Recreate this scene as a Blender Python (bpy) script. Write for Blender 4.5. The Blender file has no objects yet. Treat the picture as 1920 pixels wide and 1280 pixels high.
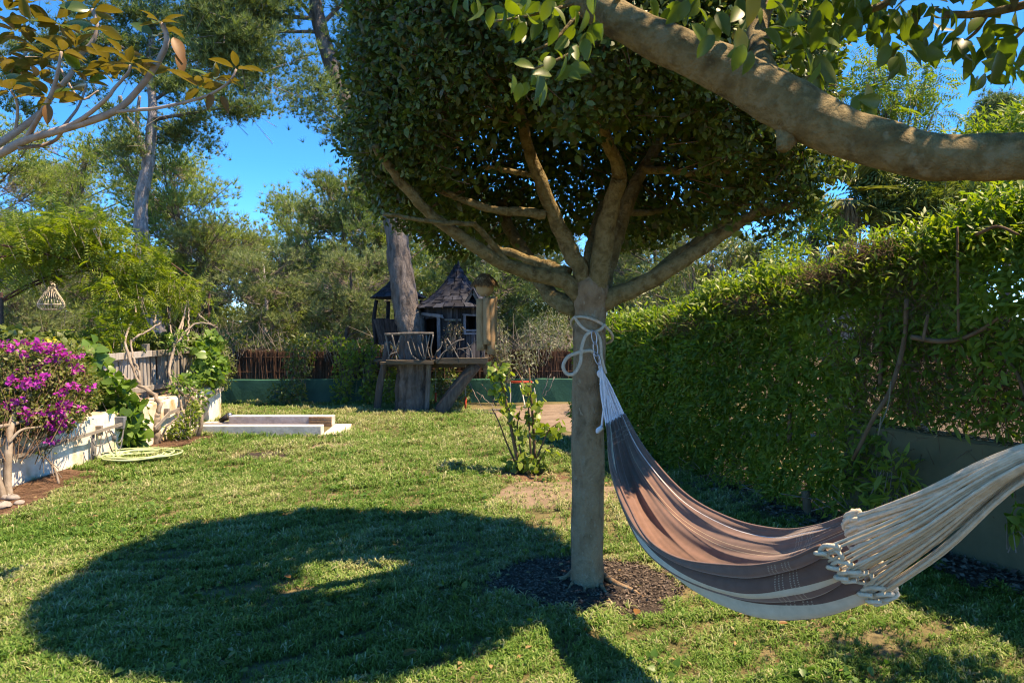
import bpy, math, random
import numpy as np
from mathutils import Vector, Matrix

random.seed(11)
rng = np.random.default_rng(11)
S = bpy.context.scene
COL = S.collection
F = 1280.0            # focal length in photograph pixels (24 mm on 36 mm over 1920 px)
EYE = 1.55
HOR = 605.0

# ------------------------------------------------------------------ camera, sky, sun
cam = bpy.data.cameras.new('camera')
cam.sensor_width = 36.0
cam.lens = 24.0
cam.shift_y = -(640.0 - HOR) / 1920.0
cam.clip_start = 0.05
cam.clip_end = 1500
cam.dof.use_dof = True
cam.dof.focus_distance = 5.5
cam.dof.aperture_fstop = 11.0
camo = bpy.data.objects.new('camera', cam)
COL.objects.link(camo)
camo.location = (0, 0, EYE)
camo.rotation_euler = (math.radians(90), 0, 0)
S.camera = camo

SUN = Vector((1.5, -0.22, 2.9)).normalized()
SUN_EL = math.asin(SUN.z)
SUN_AZ = math.atan2(SUN.x, SUN.y)
w = bpy.data.worlds.new('World')
S.world = w
w.use_nodes = True
nt = w.node_tree
for n in list(nt.nodes):
    nt.nodes.remove(n)
sky = nt.nodes.new('ShaderNodeTexSky')
sky.sky_type = 'NISHITA'
sky.sun_disc = False
sky.sun_elevation = SUN_EL
sky.sun_rotation = SUN_AZ
sky.air_density = 0.6
sky.dust_density = 0.0
sky.ozone_density = 10.0
sky.altitude = 3000
bg = nt.nodes.new('ShaderNodeBackground')
bg.inputs['Strength'].default_value = 0.15
out = nt.nodes.new('ShaderNodeOutputWorld')
hs = nt.nodes.new('ShaderNodeHueSaturation')
hs.inputs['Saturation'].default_value = 1.22
nt.links.new(sky.outputs[0], hs.inputs['Color'])
nt.links.new(hs.outputs[0], bg.inputs[0])
nt.links.new(bg.outputs[0], out.inputs[0])

sl = bpy.data.lights.new('sun', 'SUN')
sl.energy = 2.05
sl.angle = math.radians(0.55)
sl.color = (1.0, 0.99, 0.975)
so = bpy.data.objects.new('sun', sl)
COL.objects.link(so)
so.rotation_euler = SUN.to_track_quat('Z', 'Y').to_euler()
so.location = (20, -5, 40)

S.view_settings.view_transform = 'Standard'
S.view_settings.look = 'None'
S.view_settings.exposure = 2.3
S.view_settings.gamma = 1.0
S.view_settings.use_curve_mapping = False
S.view_settings.use_white_balance = True
S.view_settings.white_balance_temperature = 11500
S.view_settings.white_balance_tint = 19
S.cycles.filter_width = 1.1
S.cycles.max_bounces = 10
S.cycles.diffuse_bounces = 8
S.cycles.glossy_bounces = 2
S.cycles.transmission_bounces = 4
S.cycles.transparent_max_bounces = 4
S.cycles.use_denoising = True
S.cycles.caustics_reflective = False
S.cycles.caustics_refractive = False


# ------------------------------------------------------------------ helpers
def P(u, v, y):
    return Vector(((u - 960.0) / F * y, y, EYE - (v - HOR) / F * y))


def G(u, v):
    y = F * EYE / (v - HOR)
    return Vector(((u - 960.0) / F * y, y, 0.0))


def V3(p):
    return np.array(p, dtype=float)


def tag(o, label=None, cat=None, group=None, kind=None):
    if label:
        o['label'] = label
    if cat:
        o['category'] = cat
    if group:
        o['group'] = group
    if kind:
        o['kind'] = kind
    return o


def thing(name, label, cat, loc=(0, 0, 0), group=None):
    o = bpy.data.objects.new(name, None)
    o.empty_display_size = 0.1
    COL.objects.link(o)
    o.location = loc
    return tag(o, label, cat, group)


def root_loc(o):
    m = Matrix.Translation(o.location)
    return m


def link(name, me, m, parent=None, kind=None):
    o = bpy.data.objects.new(name, me)
    COL.objects.link(o)
    if m is not None and not me.materials:
        me.materials.append(m)
    if parent is not None:
        o.parent = parent
        if parent.type == 'EMPTY':
            o.matrix_parent_inverse = Matrix.Translation(parent.location).inverted()
    if kind:
        o['kind'] = kind
    return o


def tri_mesh(name, V, T, smooth=False):
    me = bpy.data.meshes.new(name)
    V = np.ascontiguousarray(V, dtype=np.float32)
    T = np.ascontiguousarray(T, dtype=np.int32)
    k = T.shape[1]
    me.vertices.add(len(V))
    me.vertices.foreach_set('co', V.ravel())
    me.loops.add(T.size)
    me.loops.foreach_set('vertex_index', T.ravel())
    me.polygons.add(len(T))
    me.polygons.foreach_set('loop_start', np.arange(0, T.size, k, dtype=np.int32))
    if smooth:
        me.polygons.foreach_set('use_smooth', np.ones(len(T), dtype=bool))
    me.update(calc_edges=True)
    me.validate()
    return me


def cr(pts, n):
    """Catmull-Rom resampling of a polyline (any dimension)."""
    pts = np.array([list(p) for p in pts], dtype=float)
    if len(pts) == 2:
        t = np.linspace(0, 1, n)[:, None]
        return pts[0] * (1 - t) + pts[1] * t
    p = np.vstack([2 * pts[0] - pts[1], pts, 2 * pts[-1] - pts[-2]])
    m = len(pts) - 1
    res = []
    for x in np.linspace(0, m, n):
        i = min(int(x), m - 1)
        t = x - i
        a, b, c, d = p[i], p[i + 1], p[i + 2], p[i + 3]
        res.append(0.5 * ((2 * b) + (-a + c) * t + (2 * a - 5 * b + 4 * c - d) * t * t + (-a + 3 * b - 3 * c + d) * t ** 3))
    return np.array(res)


class MB:
    """collects polygons for one mesh"""

    def __init__(self):
        self.v = []
        self.f = []

    def add(self, vs, fs):
        o = len(self.v)
        self.v += [tuple(map(float, q)) for q in vs]
        self.f += [tuple(i + o for i in q) for q in fs]

    def tube(self, pts, rad, sides=8, jit=0.0, cap=True, lump=0.0):
        pts = np.array([list(p) for p in pts], dtype=float)
        n = len(pts)
        rad = np.full(n, rad, dtype=float) if np.isscalar(rad) else np.array(rad, dtype=float)
        tan = np.gradient(pts, axis=0)
        tan /= np.linalg.norm(tan, axis=1)[:, None] + 1e-9
        ref = np.array([0, 0, 1.0]) if abs(tan[0][2]) < 0.9 else np.array([1.0, 0, 0])
        x = np.cross(tan[0], ref)
        x /= np.linalg.norm(x)
        vs = []
        ph = random.uniform(0, 6.28)
        for i in range(n):
            x = x - tan[i] * np.dot(x, tan[i])
            x /= np.linalg.norm(x) + 1e-9
            y = np.cross(tan[i], x)
            for k in range(sides):
                a = 2 * math.pi * k / sides
                r = rad[i] * (1 + random.uniform(-jit, jit) + lump * math.sin(3 * a + i * 0.55 + ph) + lump * math.sin(2 * a - i * 0.9 + 2 * ph))
                vs.append(pts[i] + r * (math.cos(a) * x + math.sin(a) * y))
        fs = []
        for i in range(n - 1):
            for k in range(sides):
                k2 = (k + 1) % sides
                fs.append((i * sides + k, i * sides + k2, (i + 1) * sides + k2, (i + 1) * sides + k))
        if cap:
            fs.append(tuple(range(sides))[::-1])
            fs.append(tuple((n - 1) * sides + k for k in range(sides)))
        self.add(vs, fs)
        return self

    def plank(self, p0, p1, wd, th, side=(1, 0, 0), jit=0.0, taper=1.0):
        """box from p0 to p1; wd along side, th across"""
        p0, p1 = V3(p0), V3(p1)
        d = p1 - p0
        d /= np.linalg.norm(d)
        s = V3(side)
        s = s - d * np.dot(s, d)
        s /= np.linalg.norm(s)
        t = np.cross(d, s)
        vs = []
        for q, k in ((p0, 1.0), (p1, taper)):
            for a, b in ((-1, -1), (1, -1), (1, 1), (-1, 1)):
                vs.append(q + s * a * wd / 2 * k + t * b * th / 2 + rng.normal(0, jit, 3))
        self.add(vs, [(3, 2, 1, 0), (4, 5, 6, 7), (0, 1, 5, 4), (1, 2, 6, 5), (2, 3, 7, 6), (3, 0, 4, 7)])
        return self

    def box(self, lo, hi):
        x0, y0, z0 = lo
        x1, y1, z1 = hi
        self.add([(x0, y0, z0), (x1, y0, z0), (x1, y1, z0), (x0, y1, z0), (x0, y0, z1), (x1, y0, z1), (x1, y1, z1), (x0, y1, z1)],
                 [(3, 2, 1, 0), (4, 5, 6, 7), (0, 1, 5, 4), (1, 2, 6, 5), (2, 3, 7, 6), (3, 0, 4, 7)])
        return self

    def lathe(self, prof, c, sides=20, axis_tilt=None):
        """prof: list of (r, z) ; c centre"""
        vs = []
        for r, z in prof:
            for k in range(sides):
                a = 2 * math.pi * k / sides
                vs.append((c[0] + r * math.cos(a), c[1] + r * math.sin(a), c[2] + z))
        fs = []
        for i in range(len(prof) - 1):
            for k in range(sides):
                k2 = (k + 1) % sides
                fs.append((i * sides + k, i * sides + k2, (i + 1) * sides + k2, (i + 1) * sides + k))
        self.add(vs, fs)
        return self

    def build(self, name, m, parent=None, smooth=False, kind=None, bevel=0.0):
        me = bpy.data.meshes.new(name)
        me.from_pydata(self.v, [], self.f)
        if smooth:
            me.polygons.foreach_set('use_smooth', np.ones(len(me.polygons), dtype=bool))
        me.update()
        o = link(name, me, m, parent, kind)
        if bevel:
            b = o.modifiers.new('bevel', 'BEVEL')
            b.width = bevel
            b.segments = 2
            b.limit_method = 'ANGLE'
        return o


def unit(a):
    return a / (np.linalg.norm(a, axis=-1, keepdims=True) + 1e-9)


def basis(d, n):
    d = unit(d)
    x = np.cross(d, n)
    x = unit(x)
    n2 = np.cross(x, d)
    return x, d, n2


# leaf templates: (verts[x across, y along, z up], tris)
L5 = (np.array([[0, 0, 0], [-.27, .45, .07], [0, .5, -.01], [.27, .45, .07], [0, 1, -.08]], float),
      np.array([[0, 3, 2], [0, 2, 1], [2, 3, 4], [2, 4, 1]]))
L6 = (np.array([[0, 0, 0], [-.2, .22, .04], [-.25, .6, .05], [0, 1, -.09], [.25, .6, .05], [.2, .22, .04]], float), np.array([[0, 5, 1], [1, 5, 2], [5, 4, 2], [2, 4, 3]]))
LN = (np.array([[0, 0, 0], [-.13, .42, .04], [0, .5, 0], [.13, .42, .04], [0, 1, -.1]], float),
      np.array([[0, 3, 2], [0, 2, 1], [2, 3, 4], [2, 4, 1]]))


def fine_leaf(wd=0.25, curl=0.2, fold=0.09, n=7):
    vs, fs = [], []
    for i in range(n):
        t = i / (n - 1)
        h = wd * (math.sin(math.pi * min(1, t ** 0.85)) ** 0.8 if 0 < t < 1 else 0.012)
        z = -curl * t * t
        vs += [(-h, t, z + fold * h / wd), (0, t, z), (h, t, z + fold * h / wd)]
    for i in range(n - 1):
        a = 3 * i
        fs += [(a, a + 1, a + 4), (a, a + 4, a + 3), (a + 1, a + 2, a + 5), (a + 1, a + 5, a + 4)]
    return np.array(vs, float), np.array(fs)


def heart_leaf():
    vs = [(0, 0, 0), (-.3, -.12, .05), (-.48, .15, .08), (-.36, .55, .04), (0, 1, -.12), (.36, .55, .04), (.48, .15, .08), (.3, -.12, .05), (0, .45, -.02)]
    fs = [(0, 8, 1), (1, 8, 2), (2, 8, 3), (3, 8, 4), (4, 8, 5), (5, 8, 6), (6, 8, 7), (7, 8, 0)]
    return np.array(vs, float), np.array(fs)


def pinnate(k=6):
    vs, fs = [], []
    for i in range(k):
        t = 0.15 + 0.8 * i / (k - 1)
        for s in (-1, 1):
            b = len(vs)
            L = 0.30 * (1.1 - 0.5 * abs(t - .5))
            zz = -0.25 * t * t
            vs += [(0, t, zz), (s * L * .5, t + .10, zz + .03), (s * L, t + .12, zz - .07), (s * L * .5, t + .0, zz - .0)]
            fs += [(b, b + 1, b + 2), (b, b + 2, b + 3)] if s < 0 else [(b, b + 2, b + 1), (b, b + 3, b + 2)]
    b = len(vs)
    vs += [(-.04, .93, -.22), (.04, .93, -.22), (0, 1.2, -.35)]
    fs += [(b, b + 1, b + 2)]
    return np.array(vs, float), np.array(fs)


def needles(k=10, wd=0.05, spread=1.0):
    r = np.random.default_rng(3)
    vs, fs = [], []
    for i in range(k):
        a = 2.4 * i
        e = r.uniform(0.1, spread)
        d = np.array([math.cos(a) * math.sin(e), math.cos(e), math.sin(a) * math.sin(e)]) * r.uniform(.7, 1.1)
        x = np.cross(d, r.normal(0, 1, 3))
        x /= np.linalg.norm(x)
        b = len(vs)
        vs += [x * wd, -x * wd, d]
        fs += [(b, b + 1, b + 2)]
    return np.array(vs, float), np.array(fs)


PIN = pinnate()
NEED = needles()
HEART = heart_leaf()
FINE = fine_leaf()


def cloud(pos, d, n, size, tmpl):
    T, Fc = tmpl
    x, d, n2 = basis(d, n)
    size = np.broadcast_to(np.asarray(size, float), (len(pos),))
    V = pos[:, None, :] + size[:, None, None] * (T[None, :, 0:1] * x[:, None, :] + T[None, :, 1:2] * d[:, None, :] + T[None, :, 2:3] * n2[:, None, :])
    k = len(T)
    I = Fc[None] + (np.arange(len(pos)) * k)[:, None, None]
    return V.reshape(-1, 3), I.reshape(-1, 3)


def rdir(n):
    return unit(rng.normal(0, 1, (n, 3)))


def foliage(parent, pos, d, n, size, tmpl, m, nparts=0, part='leaf', name='foliage', score=None, ptmpl=None, pscale=1.0):
    """joined leaves as one stuff part, the nparts that show largest as leaf objects"""
    pos = np.asarray(pos, float)
    size = np.broadcast_to(np.asarray(size, float), (len(pos),)).copy()
    keep = np.ones(len(pos), bool)
    if nparts:
        u = 960 + F * pos[:, 0] / np.maximum(pos[:, 1], .1)
        v = HOR - F * (pos[:, 2] - EYE) / np.maximum(pos[:, 1], .1)
        inside = (u > 5) & (u < 1915) & (v > 5) & (v < 1275) & (pos[:, 1] > .3)
        sc = size / np.maximum(pos[:, 1], .2)
        if score is not None:
            sc = sc * score
        sc = np.where(inside, sc, -1)
        idx = np.argsort(-sc)[:nparts]
        idx = idx[sc[idx] > 0]
        T, Fc = ptmpl or tmpl
        me = tri_mesh(part, T, Fc, smooth=ptmpl is not None)
        me.materials.append(m)
        x, dd, n2 = basis(d, n)
        base = Matrix.Identity(4)
        if parent.type == 'EMPTY':
            base = Matrix.Translation(parent.location).inverted()
        for i in idx:
            o = bpy.data.objects.new(part, me)
            COL.objects.link(o)
            o.parent = parent
            o.matrix_parent_inverse = base
            s = size[i] * pscale
            o.matrix_basis = Matrix(((x[i][0] * s, dd[i][0] * s, n2[i][0] * s, pos[i][0]), (x[i][1] * s, dd[i][1] * s, n2[i][1] * s, pos[i][1]),
                                     (x[i][2] * s, dd[i][2] * s, n2[i][2] * s, pos[i][2]), (0, 0, 0, 1)))
        keep[idx] = False
    if keep.any():
        V, I = cloud(pos[keep], d[keep], n[keep], size[keep], tmpl)
        return link(name, tri_mesh(name, V, I), m, parent, 'stuff')


def sticks(parent, a, b, wd, m, name='twigs'):
    """many thin 3-sided sticks from a to b joined into one stuff part"""
    a, b = np.asarray(a, float), np.asarray(b, float)
    d = unit(b - a)
    x = unit(np.cross(d, rdir(len(a))))
    y = np.cross(d, x)
    wd = np.broadcast_to(np.asarray(wd, float), (len(a),))[:, None]
    vs = []
    for q, k in ((a, 1.0), (b, .45)):
        for ang in (0, 2.09, 4.19):
            vs.append(q + k * wd * (math.cos(ang) * x + math.sin(ang) * y))
    V = np.stack(vs, 1)
    fc = np.array([[0, 1, 4], [0, 4, 3], [1, 2, 5], [1, 5, 4], [2, 0, 3], [2, 3, 5]])
    I = fc[None] + (np.arange(len(a)) * 6)[:, None, None]
    return link(name, tri_mesh(name, V.reshape(-1, 3), I.reshape(-1, 3)), m, parent, 'stuff')


# ------------------------------------------------------------------ materials
def new_mat(name):
    m = bpy.data.materials.new(name)
    m.use_nodes = True
    t = m.node_tree
    return m, t, t.nodes['Principled BSDF'], t.nodes['Material Output']


def ramp(t, stops, fac):
    r = t.nodes.new('ShaderNodeValToRGB')
    e = r.color_ramp.elements
    while len(e) < len(stops):
        e.new(0.5)
    for q, (p, c) in zip(e, stops):
        q.position = p
        q.color = (*c, 1)
    t.links.new(fac, r.inputs[0])
    return r


def noise(t, scale, detail=4, vec=None, rough=0.55, dist=0.0):
    n = t.nodes.new('ShaderNodeTexNoise')
    n.inputs['Scale'].default_value = scale
    n.inputs['Detail'].default_value = detail
    n.inputs['Roughness'].default_value = rough
    n.inputs['Distortion'].default_value = dist
    if vec is not None:
        t.links.new(vec, n.inputs['Vector'])
    return n


def coords(t, stretch=(1, 1, 1), kind='Object'):
    tc = t.nodes.new('ShaderNodeTexCoord')
    mp = t.nodes.new('ShaderNodeMapping')
    mp.inputs['Scale'].default_value = stretch
    t.links.new(tc.outputs[kind], mp.inputs['Vector'])
    return mp.outputs[0]


def leaf_mat(name, cols, trans=0.35, rough=0.42, under=None, tint=1.35, spec=0.4, pat=0.0):
    m, t, b, o = new_mat(name)
    geo = t.nodes.new('ShaderNodeNewGeometry')
    oi = t.nodes.new('ShaderNodeObjectInfo')
    ad = t.nodes.new('ShaderNodeMath')
    ad.operation = 'ADD'
    t.links.new(geo.outputs['Random Per Island'], ad.inputs[0])
    t.links.new(oi.outputs['Random'], ad.inputs[1])
    fr = t.nodes.new('ShaderNodeMath')
    fr.operation = 'FRACT'
    t.links.new(ad.outputs[0], fr.inputs[0])
    fac = fr.outputs[0]
    if pat:
        nz = noise(t, pat, 2, geo.outputs['Position'])
        mx = t.nodes.new('ShaderNodeMath')
        mx.operation = 'MULTIPLY_ADD'
        t.links.new(nz.outputs[0], mx.inputs[0])
        mx.inputs[1].default_value = 1.6
        mx.inputs[2].default_value = -0.8
        sm = t.nodes.new('ShaderNodeMath')
        sm.operation = 'ADD'
        sm.use_clamp = True
        t.links.new(mx.outputs[0], sm.inputs[0])
        t.links.new(fac, sm.inputs[1])
        fac = sm.outputs[0]
    k = len(cols)
    r = ramp(t, [(i / max(1, k - 1), c) for i, c in enumerate(cols)], fac)
    col = r.outputs[0]
    if under is not None:
        mi = t.nodes.new('ShaderNodeMix')
        mi.data_type = 'RGBA'
        t.links.new(geo.outputs['Backfacing'], mi.inputs[0])
        t.links.new(col, mi.inputs[6])
        mi.inputs[7].default_value = (*under, 1)
        col = mi.outputs[2]
    t.links.new(col, b.inputs['Base Color'])
    b.inputs['Roughness'].default_value = rough
    b.inputs['Specular IOR Level'].default_value = spec
    tr = t.nodes.new('ShaderNodeBsdfTranslucent')
    hs = t.nodes.new('ShaderNodeMix')
    hs.data_type = 'RGBA'
    hs.blend_type = 'MULTIPLY'
    hs.inputs[0].default_value = 1
    hs.inputs[7].default_value = (tint, tint * 1.05, tint * .45, 1)
    t.links.new(r.outputs[0] if under is None else col, hs.inputs[6])
    t.links.new(hs.outputs[2], tr.inputs[0])
    ms = t.nodes.new('ShaderNodeMixShader')
    ms.inputs[0].default_value = trans
    t.links.new(b.outputs[0], ms.inputs[1])
    t.links.new(tr.outputs[0], ms.inputs[2])
    t.links.new(ms.outputs[0], o.inputs[0])
    return m


def noise_mat(name, stops, scale=6, stretch=(1, 1, 1), rough=0.85, bump=0.4, bscale=None, bdist=0.02, detail=6, spots=None, dist=0.3, rnd=0.0):
    m, t, b, o = new_mat(name)
    vec = coords(t, stretch)
    n = noise(t, scale, detail, vec, 0.6, dist)
    fac = n.outputs[0]
    if rnd:
        oi = t.nodes.new('ShaderNodeObjectInfo')
        ma = t.nodes.new('ShaderNodeMath')
        ma.operation = 'MULTIPLY_ADD'
        t.links.new(oi.outputs['Random'], ma.inputs[0])
        ma.inputs[1].default_value = rnd
        ma.inputs[2].default_value = -rnd / 2
        ab = t.nodes.new('ShaderNodeMath')
        t.links.new(fac, ab.inputs[0])
        t.links.new(ma.outputs[0], ab.inputs[1])
        fac = ab.outputs[0]
    r = ramp(t, stops, fac)
    col = r.outputs[0]
    if spots:
        sc, lo, hi, c = spots
        n2 = noise(t, sc, 3, vec)
        r2 = ramp(t, [(lo, (0, 0, 0)), (hi, (1, 1, 1))], n2.outputs[0])
        mi = t.nodes.new('ShaderNodeMix')
        mi.data_type = 'RGBA'
        t.links.new(r2.outputs[0], mi.inputs[0])
        t.links.new(col, mi.inputs[6])
        mi.inputs[7].default_value = (*c, 1)
        col = mi.outputs[2]
    t.links.new(col, b.inputs['Base Color'])
    b.inputs['Roughness'].default_value = rough
    b.inputs['Specular IOR Level'].default_value = 0.3
    if bump:
        bn = noise(t, bscale or scale * 3, 6, vec, 0.65)
        bp = t.nodes.new('ShaderNodeBump')
        bp.inputs['Strength'].default_value = bump
        bp.inputs['Distance'].default_value = bdist
        t.links.new(bn.outputs[0], bp.inputs['Height'])
        t.links.new(bp.outputs[0], b.inputs['Normal'])
    return m


M = {}
M['lawn'] = noise_mat('lawn soil', [(.3, (.07, .07, .025)), (.5, (.15, .125, .055)), (.7, (.23, .18, .10))], 2.2, bump=.8, bscale=60, bdist=.02)
M['floor'] = noise_mat('forest floor', [(.3, (.07, .05, .03)), (.6, (.13, .10, .06)), (.75, (.09, .10, .04))], .8, bump=.8, bscale=12, bdist=.1)
M['mulch'] = noise_mat('dark mulch', [(.3, (.03, .022, .017)), (.55, (.065, .048, .036)), (.75, (.14, .105, .08))], 14, bump=1, bscale=70, bdist=.03)
M['chips'] = leaf_mat('bark chips', [(.05, .036, .027), (.10, .075, .055), (.19, .145, .11), (.07, .05, .038)], trans=0.0, rough=.9)
M['bedsoil'] = noise_mat('needle litter', [(.3, (.10, .05, .03)), (.55, (.2, .11, .065)), (.75, (.28, .18, .11))], 9, bump=1, bscale=60, bdist=.03)
M['drysoil'] = noise_mat('pink dry soil', [(.3, (.15, .105, .07)), (.6, (.25, .185, .13)), (.8, (.19, .14, .09))], 3, bump=.7, bscale=40, bdist=.02)
M['terrace'] = noise_mat('terrace earth', [(.3, (.16, .10, .06)), (.7, (.3, .2, .12))], 5, bump=.7, bscale=40)
M['white_wall'] = noise_mat('limewash', [(.3, (.70, .62, .48)), (.5, (.86, .81, .70)), (.7, (.78, .72, .60))], 2.5, bump=.3, bscale=30, bdist=.01, spots=(2.3, .54, .70, (.55, .33, .15)))
M['wall_cap'] = noise_mat('ochre wall top', [(.3, (.52, .35, .2)), (.6, (.7, .58, .42))], 4, bump=.4, bscale=30)
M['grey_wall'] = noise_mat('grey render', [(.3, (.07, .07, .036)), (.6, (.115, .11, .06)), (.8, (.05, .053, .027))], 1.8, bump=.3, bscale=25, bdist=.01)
M['concrete'] = noise_mat('concrete kerb', [(.3, (.42, .38, .33)), (.5, (.62, .58, .52)), (.75, (.36, .31, .25))], 5, bump=.4, bscale=40, bdist=.01)
M['slab'] = noise_mat('stone slab', [(.3, (.55, .48, .36)), (.7, (.68, .61, .48))], 5, bump=.3, bscale=40, bdist=.01)
M['brick'] = noise_mat('brick', [(.3, (.3, .17, .09)), (.6, (.42, .27, .15))], 18, bump=.6, bscale=60, bdist=.01, rnd=.3)
M['green_wall'] = noise_mat('green painted wall', [(.3, (.008, .07, .045)), (.55, (.015, .10, .066)), (.75, (.028, .135, .09))], 2, bump=.4, bscale=22, bdist=.01)
M['heather'] = leaf_mat('heather sticks', [(.055, .028, .018), (.10, .05, .032), (.15, .08, .05), (.07, .035, .025)], trans=0, rough=.9)
M['heather_back'] = noise_mat('heather core', [(.3, (.03, .016, .011)), (.7, (.06, .03, .02))], 20, stretch=(4, 4, .3), bump=.5)
M['bark_smooth'] = noise_mat('ficus bark', [(.30, (.16, .092, .046)), (.45, (.29, .185, .103)), (.58, (.35, .24, .142)), (.72, (.22, .135, .07))], 11, stretch=(1, 1, .7), bump=.9, bscale=70, detail=9, bdist=.02, spots=(30, .58, .68, (.33, .255, .165)), rough=.75)
M['bark_mossy'] = noise_mat('mossy ficus bark', [(.32, (.10, .066, .022)), (.46, (.18, .128, .048)), (.56, (.26, .195, .085)), (.70, (.13, .09, .03))], 16, bump=.9, bscale=60, bdist=.02, spots=(34, .56, .68, (.25, .20, .10)), rough=.75)
M['bark_pine'] = noise_mat('pine bark', [(.3, (.045, .036, .03)), (.5, (.13, .11, .095)), (.7, (.21, .185, .165))], 7, stretch=(1.6, 1.6, .35), bump=1, bscale=16, bdist=.06)
M['bark_pale'] = noise_mat('pale pine bark', [(.3, (.14, .125, .115)), (.5, (.27, .25, .24)), (.7, (.40, .38, .37))], 7, stretch=(1.4, 1.4, .5), bump=1, bscale=16, bdist=.05)
M['bark_vine'] = noise_mat('vine bark', [(.3, (.16, .12, .085)), (.6, (.30, .25, .19)), (.8, (.38, .33, .27))], 12, stretch=(1, 1, .4), bump=.7, bscale=40, bdist=.01)
M['bark_magnolia'] = noise_mat('magnolia bark', [(.3, (.24, .18, .14)), (.6, (.42, .34, .28)), (.8, (.3, .24, .18))], 10, bump=.4, bscale=40, bdist=.005)
M['twig'] = noise_mat('grey twig', [(.3, (.14, .115, .09)), (.7, (.28, .24, .20))], 8, bump=0)
M['twig_red'] = noise_mat('reddish twig', [(.3, (.11, .055, .035)), (.7, (.22, .12, .08))], 8, bump=0)
M['twig_brown'] = noise_mat('brown twig', [(.3, (.10, .055, .03)), (.7, (.20, .125, .075))], 8, bump=0)
M['pine'] = leaf_mat('pine needles', [(.14, .225, .055), (.215, .305, .08), (.30, .375, .11), (.17, .255, .085)], trans=.35, rough=.55, pat=.5)
M['pine_dark'] = leaf_mat('dark pine needles', [(.07, .13, .045), (.115, .19, .065), (.17, .245, .09), (.125, .17, .07)], trans=.3, rough=.55, pat=.6)
M['pine_grey'] = leaf_mat('grey pine needles', [(.14, .19, .08), (.18, .24, .095), (.22, .27, .115), (.15, .22, .07)], trans=.25, rough=.6, pat=.5)
M['ficus'] = leaf_mat('ficus leaves', [(.035, .075, .015), (.065, .12, .025), (.11, .17, .032), (.095, .09, .035), (.055, .10, .03), (.19, .25, .055)], trans=.27, rough=.42, spec=.28, tint=1.7)
M['ficus_near'] = leaf_mat('near ficus leaves', [(.05, .095, .014), (.08, .135, .02), (.12, .18, .024), (.07, .115, .018)], trans=.4, rough=.42, tint=1.7)
M['yellow_leaf'] = leaf_mat('yellowing leaf', [(.30, .24, .03), (.36, .28, .04)], trans=.4, rough=.4)
M['hedge'] = leaf_mat('hedge leaves', [(.065, .16, .024), (.11, .22, .032), (.165, .28, .042), (.09, .185, .03), (.24, .34, .055)], trans=.52, rough=.45, pat=.9)
M['bright'] = leaf_mat('bright leaves', [(.12, .21, .025), (.18, .27, .04), (.26, .33, .05), (.14, .23, .03)], trans=.45, rough=.45, pat=.8)
M['mid'] = leaf_mat('mid green leaves', [(.07, .12, .03), (.11, .165, .042), (.16, .20, .055), (.09, .13, .036)], trans=.33, rough=.45, pat=.8)
M['silver'] = leaf_mat('grey green leaves', [(.12, .15, .09), (.18, .21, .13), (.22, .25, .16), (.10, .13, .06)], trans=.3, rough=.5, pat=.8)
M['ivy'] = leaf_mat('ivy leaves', [(.07, .16, .03), (.11, .22, .04), (.16, .28, .06), (.09, .18, .035)], trans=.38, rough=.35)
M['sapling'] = leaf_mat('sapling leaves', [(.13, .22, .03), (.19, .28, .045), (.26, .33, .06), (.10, .17, .04)], trans=.42, rough=.4)
M['wisteria'] = leaf_mat('wisteria leaves', [(.10, .18, .02), (.16, .24, .03), (.23, .29, .045), (.13, .21, .025)], trans=.45, rough=.45, pat=.9)
M['boug_leaf'] = leaf_mat('bougainvillea leaves', [(.08, .13, .025), (.13, .18, .04), (.20, .22, .06), (.20, .17, .08)], trans=.35, rough=.45)
M['bract'] = leaf_mat('magenta bracts', [(.40, .02, .31), (.53, .035, .41), (.44, .02, .38), (.60, .10, .48)], trans=.35, rough=.5, tint=1.0)
M['magnolia'] = leaf_mat('magnolia leaves', [(.055, .10, .018), (.085, .14, .02), (.12, .17, .025)], trans=.30, rough=.22, under=(.17, .125, .03), spec=.6)
M['rust_leaf'] = leaf_mat('rusty dry leaf', [(.20, .09, .025), (.26, .12, .035)], trans=.35, rough=.5)
M['palm'] = leaf_mat('palm fronds', [(.10, .14, .03), (.16, .19, .05), (.22, .22, .09)], trans=.3, rough=.4)
M['palm_dead'] = leaf_mat('dead fronds', [(.25, .16, .08), (.33, .22, .12)], trans=.15, rough=.8)
M['old_wood'] = noise_mat('dark weathered board', [(.3, (.012, .012, .014)), (.55, (.03, .03, .034)), (.75, (.07, .07, .075))], 8, stretch=(3, 3, .35), bump=.6, bscale=24, bdist=.01, rnd=.35)
M['shingle'] = noise_mat('slate grey shingle', [(.3, (.006, .007, .010)), (.55, (.014, .017, .024)), (.75, (.036, .042, .054))], 9, bump=.5, bscale=30, bdist=.01, rnd=.45)
M['grey_wood'] = noise_mat('silvered wood', [(.3, (.065, .055, .047)), (.55, (.13, .118, .10)), (.75, (.20, .185, .16))], 7, stretch=(3, 3, .4), bump=.6, bscale=30, bdist=.01, rnd=.35)
M['fence_wood'] = noise_mat('light weathered slat', [(.3, (.20, .18, .155)), (.55, (.33, .31, .275)), (.75, (.44, .415, .37))], 7, stretch=(3, 3, .4), bump=.6, bscale=30, bdist=.01, rnd=.35)
M['deck'] = noise_mat('deck board', [(.3, (.045, .034, .022)), (.7, (.11, .085, .055))], 8, stretch=(.4, 3, 3), bump=.5, bscale=30, bdist=.01, rnd=.3)
M['white_trim'] = noise_mat('worn pale trim', [(.3, (.08, .09, .105)), (.6, (.16, .18, .20))], 9, bump=.4, bscale=30, bdist=.01)
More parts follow.
